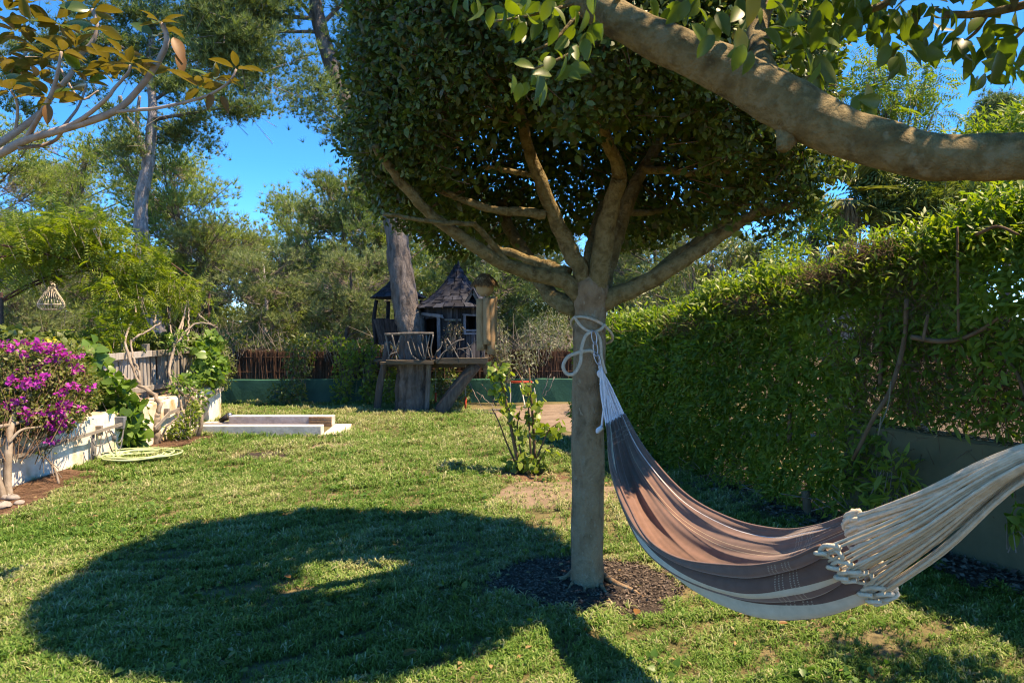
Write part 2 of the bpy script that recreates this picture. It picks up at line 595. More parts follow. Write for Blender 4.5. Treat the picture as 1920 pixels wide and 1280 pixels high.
M['bamboo'] = noise_mat('dry bamboo', [(.3, (.24, .145, .07)), (.55, (.36, .24, .13)), (.75, (.29, .185, .10))], 14, stretch=(2, 2, .5), bump=.4, bscale=60, bdist=.003, rnd=.2)
M['coconut'] = noise_mat('carved coconut', [(.3, (.30, .19, .09)), (.7, (.45, .31, .16))], 20, bump=.5, bscale=60, bdist=.004)
M['coir'] = leaf_mat('coir fringe', [(.10, .055, .025), (.17, .10, .05), (.24, .15, .07)], trans=.1, rough=.95)
M['rust'] = noise_mat('rusty iron', [(.3, (.06, .03, .02)), (.7, (.14, .07, .045))], 14, bump=.3, rough=.8)
M['pipe'] = noise_mat('grey rail', [(.3, (.20, .175, .14)), (.7, (.30, .27, .23))], 8, bump=.2)
M['cable'] = noise_mat('grey cable', [(.3, (.10, .10, .10)), (.7, (.2, .2, .2))], 8, bump=0)
M['hose'] = noise_mat('pale green hose', [(.3, (.36, .46, .22)), (.7, (.50, .58, .32))], 5, bump=0, rough=.45)
M['black'] = noise_mat('black plastic', [(.3, (.012, .012, .014)), (.7, (.03, .03, .033))], 12, bump=0, rough=.4)
M['steel'] = noise_mat('steel', [(.3, (.25, .26, .28)), (.7, (.4, .41, .43))], 12, bump=0, rough=.3)
M['steel'].node_tree.nodes['Principled BSDF'].inputs['Metallic'].default_value = .9
M['red'] = noise_mat('orange red plastic', [(.3, (.48, .05, .02)), (.7, (.6, .08, .03))], 12, bump=0, rough=.5)
M['cream_rope'] = noise_mat('cotton cord', [(.3, (.52, .44, .31)), (.7, (.68, .60, .45))], 40, bump=.7, bscale=220, bdist=.004)
M['white_rope'] = noise_mat('pale blue white cord', [(.3, (.60, .63, .66)), (.7, (.76, .78, .80))], 40, bump=.7, bscale=220, bdist=.004)
M['tan_rope'] = noise_mat('tan braided rope', [(.3, (.42, .35, .25)), (.7, (.60, .52, .40))], 60, bump=.8, bscale=200, bdist=.004)
M['tendril'] = noise_mat('dry tendril', [(.3, (.16, .12, .07)), (.7, (.26, .2, .13))], 20, bump=0)
M['wicker'] = noise_mat('pale wicker', [(.3, (.48, .42, .32)), (.7, (.66, .6, .48))], 20, bump=.3)
M['rope_dark'] = noise_mat('thin grey rope', [(.3, (.20, .19, .18)), (.7, (.32, .31, .3))], 20, bump=0)
M['stone'] = noise_mat('pale root lumps', [(.3, (.22, .19, .16)), (.7, (.36, .33, .29))], 12, bump=.4)
# ------------------------------------------------------------------ the setting
def hx(y):
    return 1.27 + (8.1 - y) * 0.46


def gz(x, y):
    return 0.012 * np.sin(x * 1.7 + 1) * np.cos(y * 1.3) + 0.008 * np.sin(x * 3.1 + y * 2.3)


def grid(name, x0, x1, y0, y1, step, zf, m):
    xs = np.arange(x0, x1 + step / 2, step)
    ys = np.arange(y0, y1 + step / 2, step)
    X, Y = np.meshgrid(xs, ys)
    V = np.stack([X, Y, zf(X, Y)], -1).reshape(-1, 3)
    n = len(xs)
    i, j = np.meshgrid(np.arange(n - 1), np.arange(len(ys) - 1))
    a = (j * n + i).ravel()
    T = np.stack([a, a + 1, a + n + 1, a + n], 1)
    return link(name, tri_mesh(name, V, T, True), m, None, 'structure')


gb = MB()
gb.add([(-400, -200, -.12), (400, -200, -.12), (400, 700, -.12), (-400, 700, -.12)], [(0, 1, 2, 3)])
gb.build('ground', M['floor'], kind='structure')
grid('lawn', -6.0, 6.2, -3.0, 13.4, .1, lambda X, Y: gz(X, Y) - .004, M['lawn'])
hill = grid('hillside', -45, 45, 14.2, 60, 1.0, lambda X, Y: -.1 + np.clip(Y - 14.2, 0, 50) * .035 + .15 * np.sin(X * .7) * np.sin(Y * .6), M['floor'])


def blob_patch(name, c, rx, ry, h, m, seed, rings=8, seg=44, lump=.02):
    r = np.random.default_rng(seed)
    vs = [(c[0], c[1], h)]
    ph = r.uniform(0, 6.28, 4)
    for i in range(1, rings + 1):
        t = i / rings
        for k in range(seg):
            a = 2 * math.pi * k / seg
            q = 1 + .10 * math.sin(2 * a + ph[0]) + .07 * math.sin(3 * a + ph[1]) + .05 * math.sin(7 * a + ph[2])
            x, y = c[0] + rx * t * q * math.cos(a), c[1] + ry * t * q * math.sin(a)
            z = h * (1 - t ** 3) + r.uniform(-lump, lump) * (1 - t) + float(gz(x, y)) + .004 - .012 * (t == 1)
            vs.append((x, y, z))
    fs = [(0, 1 + k, 1 + (k + 1) % seg) for k in range(seg)]
    for i in range(rings - 1):
        a = 1 + i * seg
        for k in range(seg):
            k2 = (k + 1) % seg
            fs.append((a + k, a + seg + k, a + seg + k2, a + k2))
    mb = MB()
    mb.add(vs, fs)
    return mb.build(name, m, None, True, 'structure')


TX, TY = 0.445, 4.05        # foot of the clipped tree
RING = (.43, 4.05, .60, .47)
blob_patch('mulch_bed', RING[:2], RING[2], RING[3], .014, M['mulch'], 1)
blob_patch('bare_soil', (.45, 6.2), .62, .62, .006, M['drysoil'], 2, lump=.008)
blob_patch('bare_soil', (-2.9, 7.95), .33, .3, .006, M['mulch'], 5, lump=.008)
blob_patch('bare_soil', (-2.25, 8.55), .3, .22, .004, M['drysoil'], 6, lump=.008)
blob_patch('bare_soil', (.16, 6.95), .38, .22, .008, M['bedsoil'], 8, lump=.008)
blob_patch('play_soil', (1.15, 11.4), 1.5, 1.75, .012, M['drysoil'], 7, lump=.01)


def strip_patch(name, poly, h, m):
    mb = MB()
    mb.add([(x, y, float(gz(x, y)) + h) for x, y in poly], [tuple(range(len(poly)))])
    return mb.build(name, m, None, False, 'structure')


WX = -4.66    # face of the left wall
strip_patch('litter_bed', [(WX, 5.0), (-3.95, 5.0), (-4.08, 5.7), (-4.15, 6.4), (-4.3, 6.95), (WX, 7.15)], .012, M['bedsoil'])
strip_patch('litter_bed', [(WX, 8.3), (-4.3, 8.35), (-4.02, 8.8), (-4.0, 9.22), (WX, 9.22)], .012, M['bedsoil'])
strip_patch('hedge_bed', [(hx(2.2) + 1, 2.2), (hx(2.2) - .28, 2.2), (hx(3.2) - .38, 3.2), (hx(4.2) - .48, 4.2), (hx(5) - .30, 5), (hx(6) - .18, 6), (hx(7.5) - .12, 7.5), (hx(8.9) - .1, 8.9), (hx(8.9) + 1, 8.9)], .014, M['mulch'])
tb = MB().box((-16, 2.0, -.1), (-4.93, 10.96, .46)).box((-16, 10.96, -.1), (-5.9, 13.0, .459))
tb.build('terrace', M['terrace'], kind='structure')

# mulch chips
r = rng.uniform(0, 1, (4600, 2))
a = r[:, 0] * 6.283
q = np.sqrt(r[:, 1]) * .98
pos = np.stack([RING[0] + RING[2] * q * np.cos(a), RING[1] + RING[3] * q * np.sin(a), .010 + .014 * (1 - q ** 3)], 1)
keep = np.hypot(pos[:, 0] - TX, pos[:, 1] - TY) > .13
pos = pos[keep]
pos[:, 2] += gz(pos[:, 0], pos[:, 1])
dd = unit(rng.normal(0, 1, (len(pos), 3)) * [1, 1, .25])
foliage(None, pos, dd, unit(rng.normal(0, .4, (len(pos), 3)) + [0, 0, 1]), rng.uniform(.010, .028, len(pos)), L5, M['chips'], name='bark_chips')
hp = []
for i in range(2600):
    y = rng.uniform(3.2, 6.5)
    hp.append((hx(y) - rng.uniform(-.2, .42), y, .025 + gz(hx(y), y)))
hp = np.array(hp)
foliage(None, hp, unit(rng.normal(0, 1, (len(hp), 3)) * [1, 1, .25]), unit(rng.normal(0, .4, (len(hp), 3)) + [0, 0, 1]), rng.uniform(.02, .06, len(hp)), L5, M['chips'], name='leaf_litter')
lp = []
for i in range(1800):
    if i < 1300:
        y = rng.uniform(5.0, 7.0); x = rng.uniform(WX, -4.1)
    else:
        y = rng.uniform(8.35, 9.2); x = rng.uniform(WX, -4.05)
    lp.append((x, y, .02 + gz(x, y)))
lp = np.array(lp)
sticks(None, lp, lp + rng.normal(0, 1, lp.shape) * [.05, .05, .006], .002, M['twig_brown'], 'needle_litter')

# ------------------------------------------------------------------ grass
gt = new_mat('grass blades')
m, t, b, o = gt
at = t.nodes.new('ShaderNodeAttribute')
at.attribute_type = 'INSTANCER'
at.attribute_name = 'tint'
geo = t.nodes.new('ShaderNodeNewGeometry')
ad = t.nodes.new('ShaderNodeMath')
ad.operation = 'MULTIPLY_ADD'
t.links.new(geo.outputs['Random Per Island'], ad.inputs[0])
ad.inputs[1].default_value = .5
ad.use_clamp = True
t.links.new(at.outputs['Fac'], ad.inputs[2])
rm = ramp(t, [(0, (.030, .12, .015)), (.3, (.070, .19, .026)), (.55, (.14, .275, .05)), (.78, (.25, .34, .10)), (1, (.43, .42, .22))], ad.outputs[0])
t.links.new(rm.outputs[0], b.inputs['Base Color'])
b.inputs['Roughness'].default_value = .5
b.inputs['Specular IOR Level'].default_value = .3
tr = t.nodes.new('ShaderNodeBsdfTranslucent')
t.links.new(rm.outputs[0], tr.inputs[0])
ms = t.nodes.new('ShaderNodeMixShader')
ms.inputs[0].default_value = .35
t.links.new(b.outputs[0], ms.inputs[1])
t.links.new(tr.outputs[0], ms.inputs[2])
t.links.new(ms.outputs[0], o.inputs[0])
M['grass'] = m

TUFTS = bpy.data.collections.new('grass_tufts')
for k in range(6):
    rr = np.random.default_rng(40 + k)
    vs, fs = [], []
    for j in range(7):
        a = rr.uniform(0, 6.28)
        base = np.array([rr.normal(0, .014), rr.normal(0, .014), 0])
        L = rr.uniform(.6, 1.15)
        lean = rr.uniform(.25, 1.25)
        d = np.array([math.cos(a), math.sin(a), 0])
        sd = np.array([-d[1], d[0], 0])
        wv = rr.uniform(.035, .06)
        p = [base, base + L * (d * .18 * lean + np.array([0, 0, .45])), base + L * (d * .62 * lean + np.array([0, 0, .82 - .25 * lean])), base + L * (d * 1.0 * lean + np.array([0, 0, .9 - .55 * lean]))]
        b0 = len(vs)
        vs += [p[0] - sd * wv * .7, p[0] + sd * wv * .7, p[1] - sd * wv, p[1] + sd * wv, p[2] - sd * wv * .7, p[2] + sd * wv * .7, p[3]]
        fs += [(b0, b0 + 1, b0 + 3), (b0, b0 + 3, b0 + 2), (b0 + 2, b0 + 3, b0 + 5), (b0 + 2, b0 + 5, b0 + 4), (b0 + 4, b0 + 5, b0 + 6)]
    me = tri_mesh('grass_tuft', np.array(vs), np.array(fs))
    me.materials.append(M['grass'])
    TUFTS.objects.link(bpy.data.objects.new('grass_tuft', me))


def smooth_noise(x, y, seed, sc):
    r = np.random.default_rng(seed)
    z = np.zeros_like(x)
    for i in range(9):
        a = r.uniform(0, 6.28)
        f = sc * r.uniform(.5, 2.2)
        z += np.sin(f * (x * math.cos(a) + y * math.sin(a)) + r.uniform(0, 6.28)) / 9 ** .5
    return z


def grass_points():
    xs, ys, ss = [], [], []
    for (y0, y1, dens, sz) in ((2.3, 3.6, 6600, .046), (3.6, 4.8, 5400, .046), (4.8, 6.5, 3200, .053), (6.5, 9, 1500, .068), (9, 13.1, 800, .08)):
        x0, x1 = -.80 * y1 - .3, .80 * y1 + .3
        x0, x1 = max(x0, -5.9), min(x1, 4.2)
        n = int((x1 - x0) * (y1 - y0) * dens)
        xs.append(rng.uniform(x0, x1, n))
        ys.append(rng.uniform(y0, y1, n))
        ss.append(np.full(n, sz))
    return np.concatenate(xs), np.concatenate(ys), np.concatenate(ss)


gx, gy, gs = grass_points()
n1 = smooth_noise(gx, gy, 5, 1.6)
n2 = smooth_noise(gx, gy, 6, 6.0)
n3 = smooth_noise(gx, gy, 9, 17.0)
keep = (np.abs(gx) < .8 * gy + .3)
right = hx(gy) - np.where(gy < 4.8, .30, .12) + .10 * n2
keep &= gx < right
left = np.where(gy < 7.1, -4.15 + .12 * n2 - (gy - 6.3) * .12, np.where((gy > 8.3) & (gy < 9.2), -4.05 + .06 * n2, -4.62))
left = np.where(gy > 9.3, np.where(gy < 10.4, -3.0, -5.6), left)
keep &= gx > left
dens = np.clip(.82 + .36 * n3 + .22 * n2, .2, 1)


def hole(cx, cy, rx, ry, amt, wob=.22):
    global dens
    q = np.hypot((gx - cx) / rx, (gy - cy) / ry) * (1 + wob * n2 * .6 + wob * .5 * n3)
    dens = dens * (1 - amt * np.clip((1.12 - q) / .3, 0, 1))


hole(*RING, 1.0, .1)
hole(.5, 6.25, .65, .8, .78)
hole(.72, 5.35, .6, .4, .7)
hole(.05, 5.9, .4, .25, .55)
hole(1.25, 4.2, .5, .5, .65)
hole(1.1, 3.4, .55, .22, .45)
hole(-2.9, 7.95, .35, .3, .9)
hole(-2.25, 8.55, .32, .24, .8)
hole(.16, 6.95, .4, .24, .95)
hole(1.15, 11.4, 1.55, 1.8, .97, .12)
hole(1.9, 3.55, .5, .3, .45)
hole(-1.0, 7.0, .5, .12, .35)
hole(-1.3, 5.9, .7, .12, .3)
keep &= rng.uniform(0, 1, len(gx)) < dens
# inside the trough and under the treehouse tree
keep &= ~((gx > -4.9) & (gx < -2.35) & (gy > 9.3) & (gy < 10.45))
keep &= np.hypot(gx + 1.76, gy - 12.0) > .3
gx, gy, gs, n1, n2, n3, dens = (q[keep] for q in (gx, gy, gs, n1, n2, n3, dens))
tint = .20 + .15 * n1 + .13 * n2 + .09 * n3 + rng.normal(0, .15, len(gx)) + .25 * (1 - dens)
tint += .10 * np.clip((gy - 4.5) / 3, 0, 1)
dead = rng.uniform(0, 1, len(gx)) < .08
tint[dead] += .45
# lusher, taller strip in front of the hedge; taller and shade-tinted darker in the tree's shadow
lush_shade = np.clip(1 - np.abs(hx(gy) - gx - .55) / .6, 0, 1) * (gy < 5.5) + np.clip(1 - np.hypot(gx + 1.5, (gy - 3.7) * 1.2) / 1.5, 0, 1) * .7
tint -= .18 * lush_shade
sz = gs * rng.uniform(.5, 1.35, len(gx)) * (1 + .22 * np.clip(n3, -1.5, 1.5)) * (1 + .35 * lush_shade * rng.uniform(0, 1, len(gx))) * (.9 + .18 * n2)
pts = np.stack([gx, gy, gz(gx, gy)], 1)
me = bpy.data.meshes.new('grass')
me.vertices.add(len(pts))
me.vertices.foreach_set('co', pts.astype(np.float32).ravel())
for nm, arr in (('tint', np.clip(tint, 0, 1)), ('size', sz), ('spin', rng.uniform(0, 6.283, len(gx)))):
    at = me.attributes.new(nm, 'FLOAT', 'POINT')
    at.data.foreach_set('value', arr.astype(np.float32))
me.update()
grass = link('grass', me, M['grass'], None, 'stuff')
ng = bpy.data.node_groups.new('scatter grass', 'GeometryNodeTree')
ng.interface.new_socket('Geometry', in_out='INPUT', socket_type='NodeSocketGeometry')
ng.interface.new_socket('Geometry', in_out='OUTPUT', socket_type='NodeSocketGeometry')
gi = ng.nodes.new('NodeGroupInput')
go = ng.nodes.new('NodeGroupOutput')
iop = ng.nodes.new('GeometryNodeInstanceOnPoints')
ci = ng.nodes.new('GeometryNodeCollectionInfo')
ci.inputs['Collection'].default_value = TUFTS
ci.inputs['Separate Children'].default_value = True
ci.inputs['Reset Children'].default_value = True
iop.inputs['Pick Instance'].default_value = True


def named(nm):
    q = ng.nodes.new('GeometryNodeInputNamedAttribute')
    q.data_type = 'FLOAT'
    q.inputs['Name'].default_value = nm
    return q.outputs['Attribute']


cx = ng.nodes.new('ShaderNodeCombineXYZ')
ng.links.new(named('spin'), cx.inputs[2])
e2r = ng.nodes.new('FunctionNodeEulerToRotation')
ng.links.new(cx.outputs[0], e2r.inputs[0])
ng.links.new(gi.outputs[0], iop.inputs['Points'])
ng.links.new(ci.outputs[0], iop.inputs['Instance'])
ng.links.new(e2r.outputs[0], iop.inputs['Rotation'])
ng.links.new(named('size'), iop.inputs['Scale'])
ng.links.new(iop.outputs[0], go.inputs[0])
gm = grass.modifiers.new('scatter', 'NODES')
gm.node_group = ng
print('grass tufts', len(pts))

# dry leaf litter and clover-like weeds strewn over the lawn
n_ = 900
lx = rng.uniform(-4.2, 3.0, n_)
ly = rng.uniform(2.7, 9.5, n_)
ok = lx < hx(ly) - .1
lx, ly = lx[ok], ly[ok]
lp_ = np.stack([lx, ly, gz(lx, ly) + rng.uniform(.02, .045, len(lx))], 1)
foliage(None, lp_, unit(rng.normal(0, 1, lp_.shape) * [1, 1, .25]), unit(rng.normal(0, .35, lp_.shape) + [0, 0, 1]), rng.uniform(.018, .045, len(lx)), L5, leaf_mat('lawn litter', [(.22, .13, .05), (.33, .22, .1), (.16, .09, .04), (.4, .33, .16)], trans=.1, rough=.8), name='lawn_litter')
n_ = 1500
cx_ = rng.uniform(-3.8, 2.2, 60)
cy_ = rng.uniform(2.8, 8, 60)
k = rng.integers(0, 60, n_)
wx, wy_ = cx_[k] + rng.normal(0, .10, n_), cy_[k] + rng.normal(0, .08, n_)
ok = wx < hx(wy_) - .15
wp = np.stack([wx, wy_, gz(wx, wy_) + .02 + rng.uniform(0, .03, n_)], 1)[ok]
foliage(None, wp, unit(rng.normal(0, 1, wp.shape) * [1, 1, .4] + [0, 0, .3]), unit(rng.normal(0, .3, wp.shape) + [0, 0, 1]), rng.uniform(.02, .04, len(wp)), HEART, leaf_mat('lawn weeds', [(.05, .14, .02), (.08, .19, .03)], trans=.35), name='lawn_weeds')

# ------------------------------------------------------------------ generators
def ell(c, rad, n, shell=.5):
    """points in an ellipsoid, pushed towards its surface; returns positions and outward directions"""
    d = rdir(n)
    r = rng.uniform(0, 1, n) ** shell
    p = np.array(c) + d * r[:, None] * np.array(rad)
    return p, d


def bush(name, label, cat, blobs, n, size, tmpl, m, nparts=0, part='leaf', group=None, twigs=300, foot=None, stem_m=None, upb=.5, ptmpl=None, twig_m=None, shell=.35):
    """blobs: (centre, radii, weight)"""
    wts = np.array([q[2] if len(q) > 2 else np.prod(q[1]) ** .67 for q in blobs])
    wts = wts / wts.sum()
    foot = foot if foot is not None else (np.mean([q[0][0] for q in blobs]), np.mean([q[0][1] for q in blobs]), 0)
    th = thing(name, label, cat, foot, group)
    ps, ds = [], []
    for q, k in zip(blobs, wts):
        p, d = ell(q[0], q[1], max(1, int(n * k)), shell)
        ps.append(p)
        ds.append(d)
    ps, ds = np.concatenate(ps), np.concatenate(ds)
    keep = ps[:, 2] > foot[2] + .02
    ps, ds = ps[keep], ds[keep]
    ps = ps + rng.normal(0, .35 * np.mean(size), ps.shape)
    d = unit(ds * .8 + rdir(len(ps)) * .9 + np.array([0, 0, -.15]))
    nn = unit(ds * .6 + rdir(len(ps)) * .6 + np.array([0, 0, upb]))
    sz = rng.uniform(.65, 1.25, len(ps)) * np.mean(size)
    foliage(th, ps, d, nn, sz, tmpl, m, nparts, part, ptmpl=ptmpl)
    if twigs:
        k = rng.integers(0, len(ps), twigs)
        bq = ps[k]
        dv = np.array(foot) - bq
        ln = np.linalg.norm(dv, axis=1)[:, None]
        a = bq + dv / ln * np.minimum(ln * .6, rng.uniform(.12, .42, (twigs, 1))) + rng.normal(0, .05, bq.shape)
        sticks(th, a, bq, .004 + .002 * np.linalg.norm(bq - a, axis=1), twig_m or M['twig'])
    return th


def pine_mesh(seed, H, R, low=.3, dens=1.0, nlimb=26):
    r = np.random.default_rng(seed)
    random.seed(seed)
    tr = MB()
    top = np.array([r.normal(0, .06) * H, r.normal(0, .06) * H, H * .95])
    path = cr([(0, 0, -.3), (r.normal(0, .02) * H, r.normal(0, .02) * H, H * .3), (top[0] * .6 + r.normal(0, .02) * H, top[1] * .6, H * .62), top], 14)
    r0 = .028 * H
    tr.tube(path, np.linspace(r0, r0 * .2, 14), 9, .08)
    ps, ds, ta, tbb = [], [], [], []
    for k in range(nlimb):
        f = low + (.97 - low) * (k + r.uniform(0, 1)) / nlimb
        i = min(12, int(f * 13))
        base = path[i]
        az = 2.4 * k + r.normal(0, .4)
        prof = R * (math.sin(math.pi * min(1, max(.05, (1.02 - f) / (1.05 - low))) ** .75) ** .6) * r.uniform(.65, 1.1)
        el = r.uniform(.05, .5) + .5 * (f - low)
        d = np.array([math.cos(az) * math.cos(el), math.sin(az) * math.cos(el), math.sin(el)])
        tip = base + d * prof
        mid = base + d * prof * .5 + np.array([0, 0, -.06 * prof])
        lp = cr([base, mid, tip], 6)
        tr.tube(lp, np.linspace(r0 * .28 * (1.2 - f), r0 * .06, 6), 5, .05, False)
        nsub = 7
        for j in range(nsub):
            t = r.uniform(.35, 1.05)
            c = base + d * prof * t + r.normal(0, .16, 3) * prof * [1, 1, .6]
            q = c + r.normal(0, 1, (int(22 * dens), 3)) * np.array([.16, .16, .09]) * (R * .5 + .25)
            ps.append(q)
            ds.append(np.tile(unit(d + np.array([0, 0, .9])), (len(q), 1)))
            nb = int(7 * dens)
            ta.append(np.tile(base + d * prof * t * .7, (nb, 1)) + r.normal(0, .04, (nb, 3)) * R)
            tbb.append(q[:nb])
    return tr, np.concatenate(ps), np.concatenate(ds), np.concatenate(ta), np.concatenate(tbb)


def pine(name, label, loc, seed, H, R, low, m, bark, dens=1.0, nsize=.2, nlimb=26, twig_n=1.0):
    th = thing(name, label, 'tree', loc)
    tr, ps, ds, ta, tb2 = pine_mesh(seed, H, R, low, dens, nlimb)
    L = np.array(loc)
    tr.v = [tuple(np.array(q) + L) for q in tr.v]
    tr.build('trunk', bark, th, True)
    d = unit(ds + rdir(len(ps)) * .7)
    foliage(th, ps + L, d, rdir(len(ps)), rng.uniform(.7, 1.25, len(ps)) * nsize, NEED, m, name='crown')
    if twig_n < 1:
        k = rng.uniform(0, 1, len(ta)) < twig_n
        ta, tb2 = ta[k], tb2[k]
    sticks(th, ta + L, tb2 + L, .008, M['twig'])
    return th


# ------------------------------------------------------------------ left: retaining wall, rail, hose
def wall_run(label, y0, y1, x0, x1, ztop, cap=True):
    th = thing('retaining_wall', label, 'wall', (x0, y0, 0))
    n = max(3, int((y1 - y0) / .12))
    mb = MB()
    vs = []
    for i in range(n + 1):
        y = y0 + (y1 - y0) * i / n
        xf = x0 + (x1 - x0) * i / n
        j = lambda: rng.normal(0, .004)
        zt = ztop + rng.normal(0, .004)
        vs += [(xf + j(), y, -.1), (xf + j() - .004, y, ztop * .5), (xf + j() - .012, y, zt - .02), (xf - .035, y, zt), (xf - .27, y, zt), (xf - .27, y, -.1)]
    fs = []
    for i in range(n):
        for k in range(5):
            fs.append((i * 6 + k, i * 6 + 6 + k, i * 6 + 7 + k, i * 6 + 1 + k))
    fs.append((0, 1, 2, 3, 4, 5))
    fs.append(tuple(n * 6 + k for k in (5, 4, 3, 2, 1, 0)))
    mb.add(vs, fs)
    mb.build('render_face', M['white_wall'], th, False)
    if cap:
        c = MB()
        nn = n
        vs = []
        for i in range(nn + 1):
            y = y0 + (y1 - y0) * i / nn
            xf = x0 + (x1 - x0) * i / nn
            vs += [(xf - .05 + rng.normal(0, .008), y, ztop + .004), (xf - .06, y, ztop + .012), (xf - .25, y, ztop + .016), (xf - .262, y, ztop + .004)]
        fs = []
        for i in range(nn):
            for k in range(3):
                fs.append((i * 4 + k, i * 4 + 4 + k, i * 4 + 5 + k, i * 4 + 1 + k))
        c.add(vs, fs)
        c.build('coping', M['wall_cap'], th)
    return th


w1 = wall_run('low limewashed retaining wall with orange stains below the bougainvillea', 4.2, 8.22, -4.70, -4.68, .49)
w2 = wall_run('low white retaining wall behind the vine trunk and below the wooden fence', 8.42, 9.95, -4.54, -4.63, .53)
th = thing('wall_pillar', 'white squared wall end beside the dark niche and the trough', 'pillar', (-4.75, 10.75, 0))
MB().box((-4.95, 10.5, -.05), (-4.66, 10.95, .56)).build('pillar_body', M['white_wall'], th, bevel=.012)
MB().box((-4.94, 9.96, .44), (-4.64, 10.49, .55)).build('lintel', M['white_wall'], th, bevel=.01)
MB().plank((-4.64, 10.02, 0), (-4.64, 10.02, .44), .05, .05).build('post', M['grey_wood'], th)
# rail along the wall
th = thing('handrail', 'grey pipe rail running along the face of the low white wall', 'rail', (-4.6, 6, .3))
r1 = [(-4.63, 4.3, .26), (-4.625, 5.5, .285), (-4.62, 6.8, .315), (-4.61, 7.7, .33), (-4.60, 8.12, .36)]
MB().plank(r1[0], r1[2], .016, .034, (1, 0, 0)).plank(r1[2], r1[4], .016, .034, (1, 0, 0)).build('rail', M['pipe'], th)
MB().plank((-4.50, 8.6, .22), (-4.52, 9.0, .36), .018, .045, (1, 0, 0)).plank((-4.52, 9.0, .36), (-4.58, 10.0, .40), .018, .045).plank((-4.58, 10.0, .40), (-4.61, 10.9, .50), .018, .045).build('rail', M['pipe'], th)
for y, z, x in ((5.2, .28, -4.655), (6.5, .31, -4.65), (7.7, .33, -4.645), (9.0, .36, -4.54), (9.85, .40, -4.60)):
    MB().box((x - .06, y - .02, z - .05), (x + .02, y + .02, z + .06)).build('bracket', M['pipe'], th)
MB().box((-4.69, 8.05, .30), (-4.58, 8.12, .44)).build('junction_box', M['white_trim'], th, bevel=.006)
# drain pipe + cables + tap
th = thing('wall_cables', 'grey cables looping from the rail beside the tap', 'cable', (-4.6, 7.9, .3))
loops = [[(-4.60, 7.45, .31), (-4.59, 7.52, .20), (-4.59, 7.66, .19), (-4.59, 7.75, .32)], [(-4.60, 7.8, .33), (-4.58, 7.87, .18), (-4.585, 8.0, .17), (-4.59, 8.08, .33)],
         [(-4.60, 7.72, .33), (-4.58, 7.83, .07), (-4.58, 7.98, .08), (-4.59, 8.09, .36)], [(-4.60, 7.47, .3), (-4.59, 7.46, .12), (-4.60, 7.60, .10), (-4.6, 7.65, .3)],
         [(-4.62, 7.58, -.02), (-4.62, 7.58, .15), (-4.61, 7.59, .33)]]
for lo in loops:
    MB().tube(cr(lo, 18), .006, 6).build('cable', M['cable'], th, True)
MB().tube([(-4.64, 7.56, -.02), (-4.64, 7.56, .32)], .018, 8).build('pipe', M['cable'], th, True)
th = thing('garden_tap', 'small grey tap on the rail feeding the pale green hose', 'tap', (-4.58, 7.78, .3))
MB().tube([(-4.62, 7.80, .31), (-4.56, 7.80, .31), (-4.545, 7.80, .26)], .014, 8).build('spout', M['steel'], th, True)
MB().lathe([(.0, .0), (.02, .0), (.022, .06), (.0, .065)], (-4.545, 7.80, .20), 10).build('connector', M['cable'], th, True)
hp = [(-4.545, 7.80, .21), (-4.53, 7.80, .12), (-4.50, 7.78, .04), (-4.45, 7.75, .02)]
rr = np.random.default_rng(5)
cxx, cyy = -4.23, 7.74
for k in range(9 * 14):
    a = math.pi + k * 2 * math.pi / 14
    lap = k // 14
    rad = (.20 + .17 * ((lap * 37) % 9) / 9) + .02 * math.sin(a * 2 + lap)
    ox, oy = .06 * math.sin(lap * 2.1), .05 * math.cos(lap * 1.7)
    hp.append((cxx + ox + rad * 1.12 * math.cos(a), cyy + oy + rad * .95 * math.sin(a), .03 + .004 * lap + .012 * rr.uniform(0, 1)))
tag(MB().tube(cr(hp, 520), .0095, 6).build('garden_hose', M['hose'], None, True), 'pale green garden hose coiled on the lawn below the tap', 'hose')

# ------------------------------------------------------------------ trough (two low kerbs with slab) and spot lamp
th = thing('trough', 'low concrete kerbs framing a sunken bed with brick end and stone slab', 'planter', (-3.4, 9.8, 0))
MB().box((-4.32, 9.30, -.05), (-2.60, 9.45, .148)).build('front_kerb', M['concrete'], th, bevel=.012)
MB().box((-4.22, 10.16, -.05), (-2.67, 10.32, .165)).build('rear_kerb', M['concrete'], th, bevel=.012)
MB().box((-4.62, 10.2, -.05), (-4.225, 10.34, .06)).build('kerb_end', M['concrete'], th, bevel=.01)
MB().box((-4.32, 9.455, -.05), (-2.9, 10.155, .012)).build('bed_floor', M['bedsoil'], th)
sb = MB()
sb.add([(-2.595, 9.30, -.03), (-2.25, 9.36, -.03), (-2.42, 10.3, -.03), (-2.662, 10.3, -.03), (-2.595, 9.30, .03), (-2.25, 9.36, .03), (-2.42, 10.3, .03), (-2.662, 10.3, .03)],
       [(3, 2, 1, 0), (4, 5, 6, 7), (0, 1, 5, 4), (1, 2, 6, 5), (2, 3, 7, 6), (3, 0, 4, 7)])
sb.build('slab', M['slab'], th, bevel=.006)
for i in range(3):
    for j in range(3):
        x0 = -3.02 + j * .115
        MB().box((x0, 10.138, .015 + i * .048), (x0 + .108, 10.158, .056 + i * .048)).build('brick', M['brick'], th)
th = thing('spot_lamp', 'small dark garden spotlight beside the low kerb', 'lamp', (-4.3, 10.25, .06))
MB().tube([(-4.38, 10.25, .08), (-4.26, 10.24, .15)], [.035, .05], 12).build('housing', M['black'], th, True)
MB().lathe([(0, .0), (.045, 0), (.05, .05), (.03, .08), (0, .085)], (-4.24, 10.24, .12), 12).build('bezel', M['steel'], th, True)

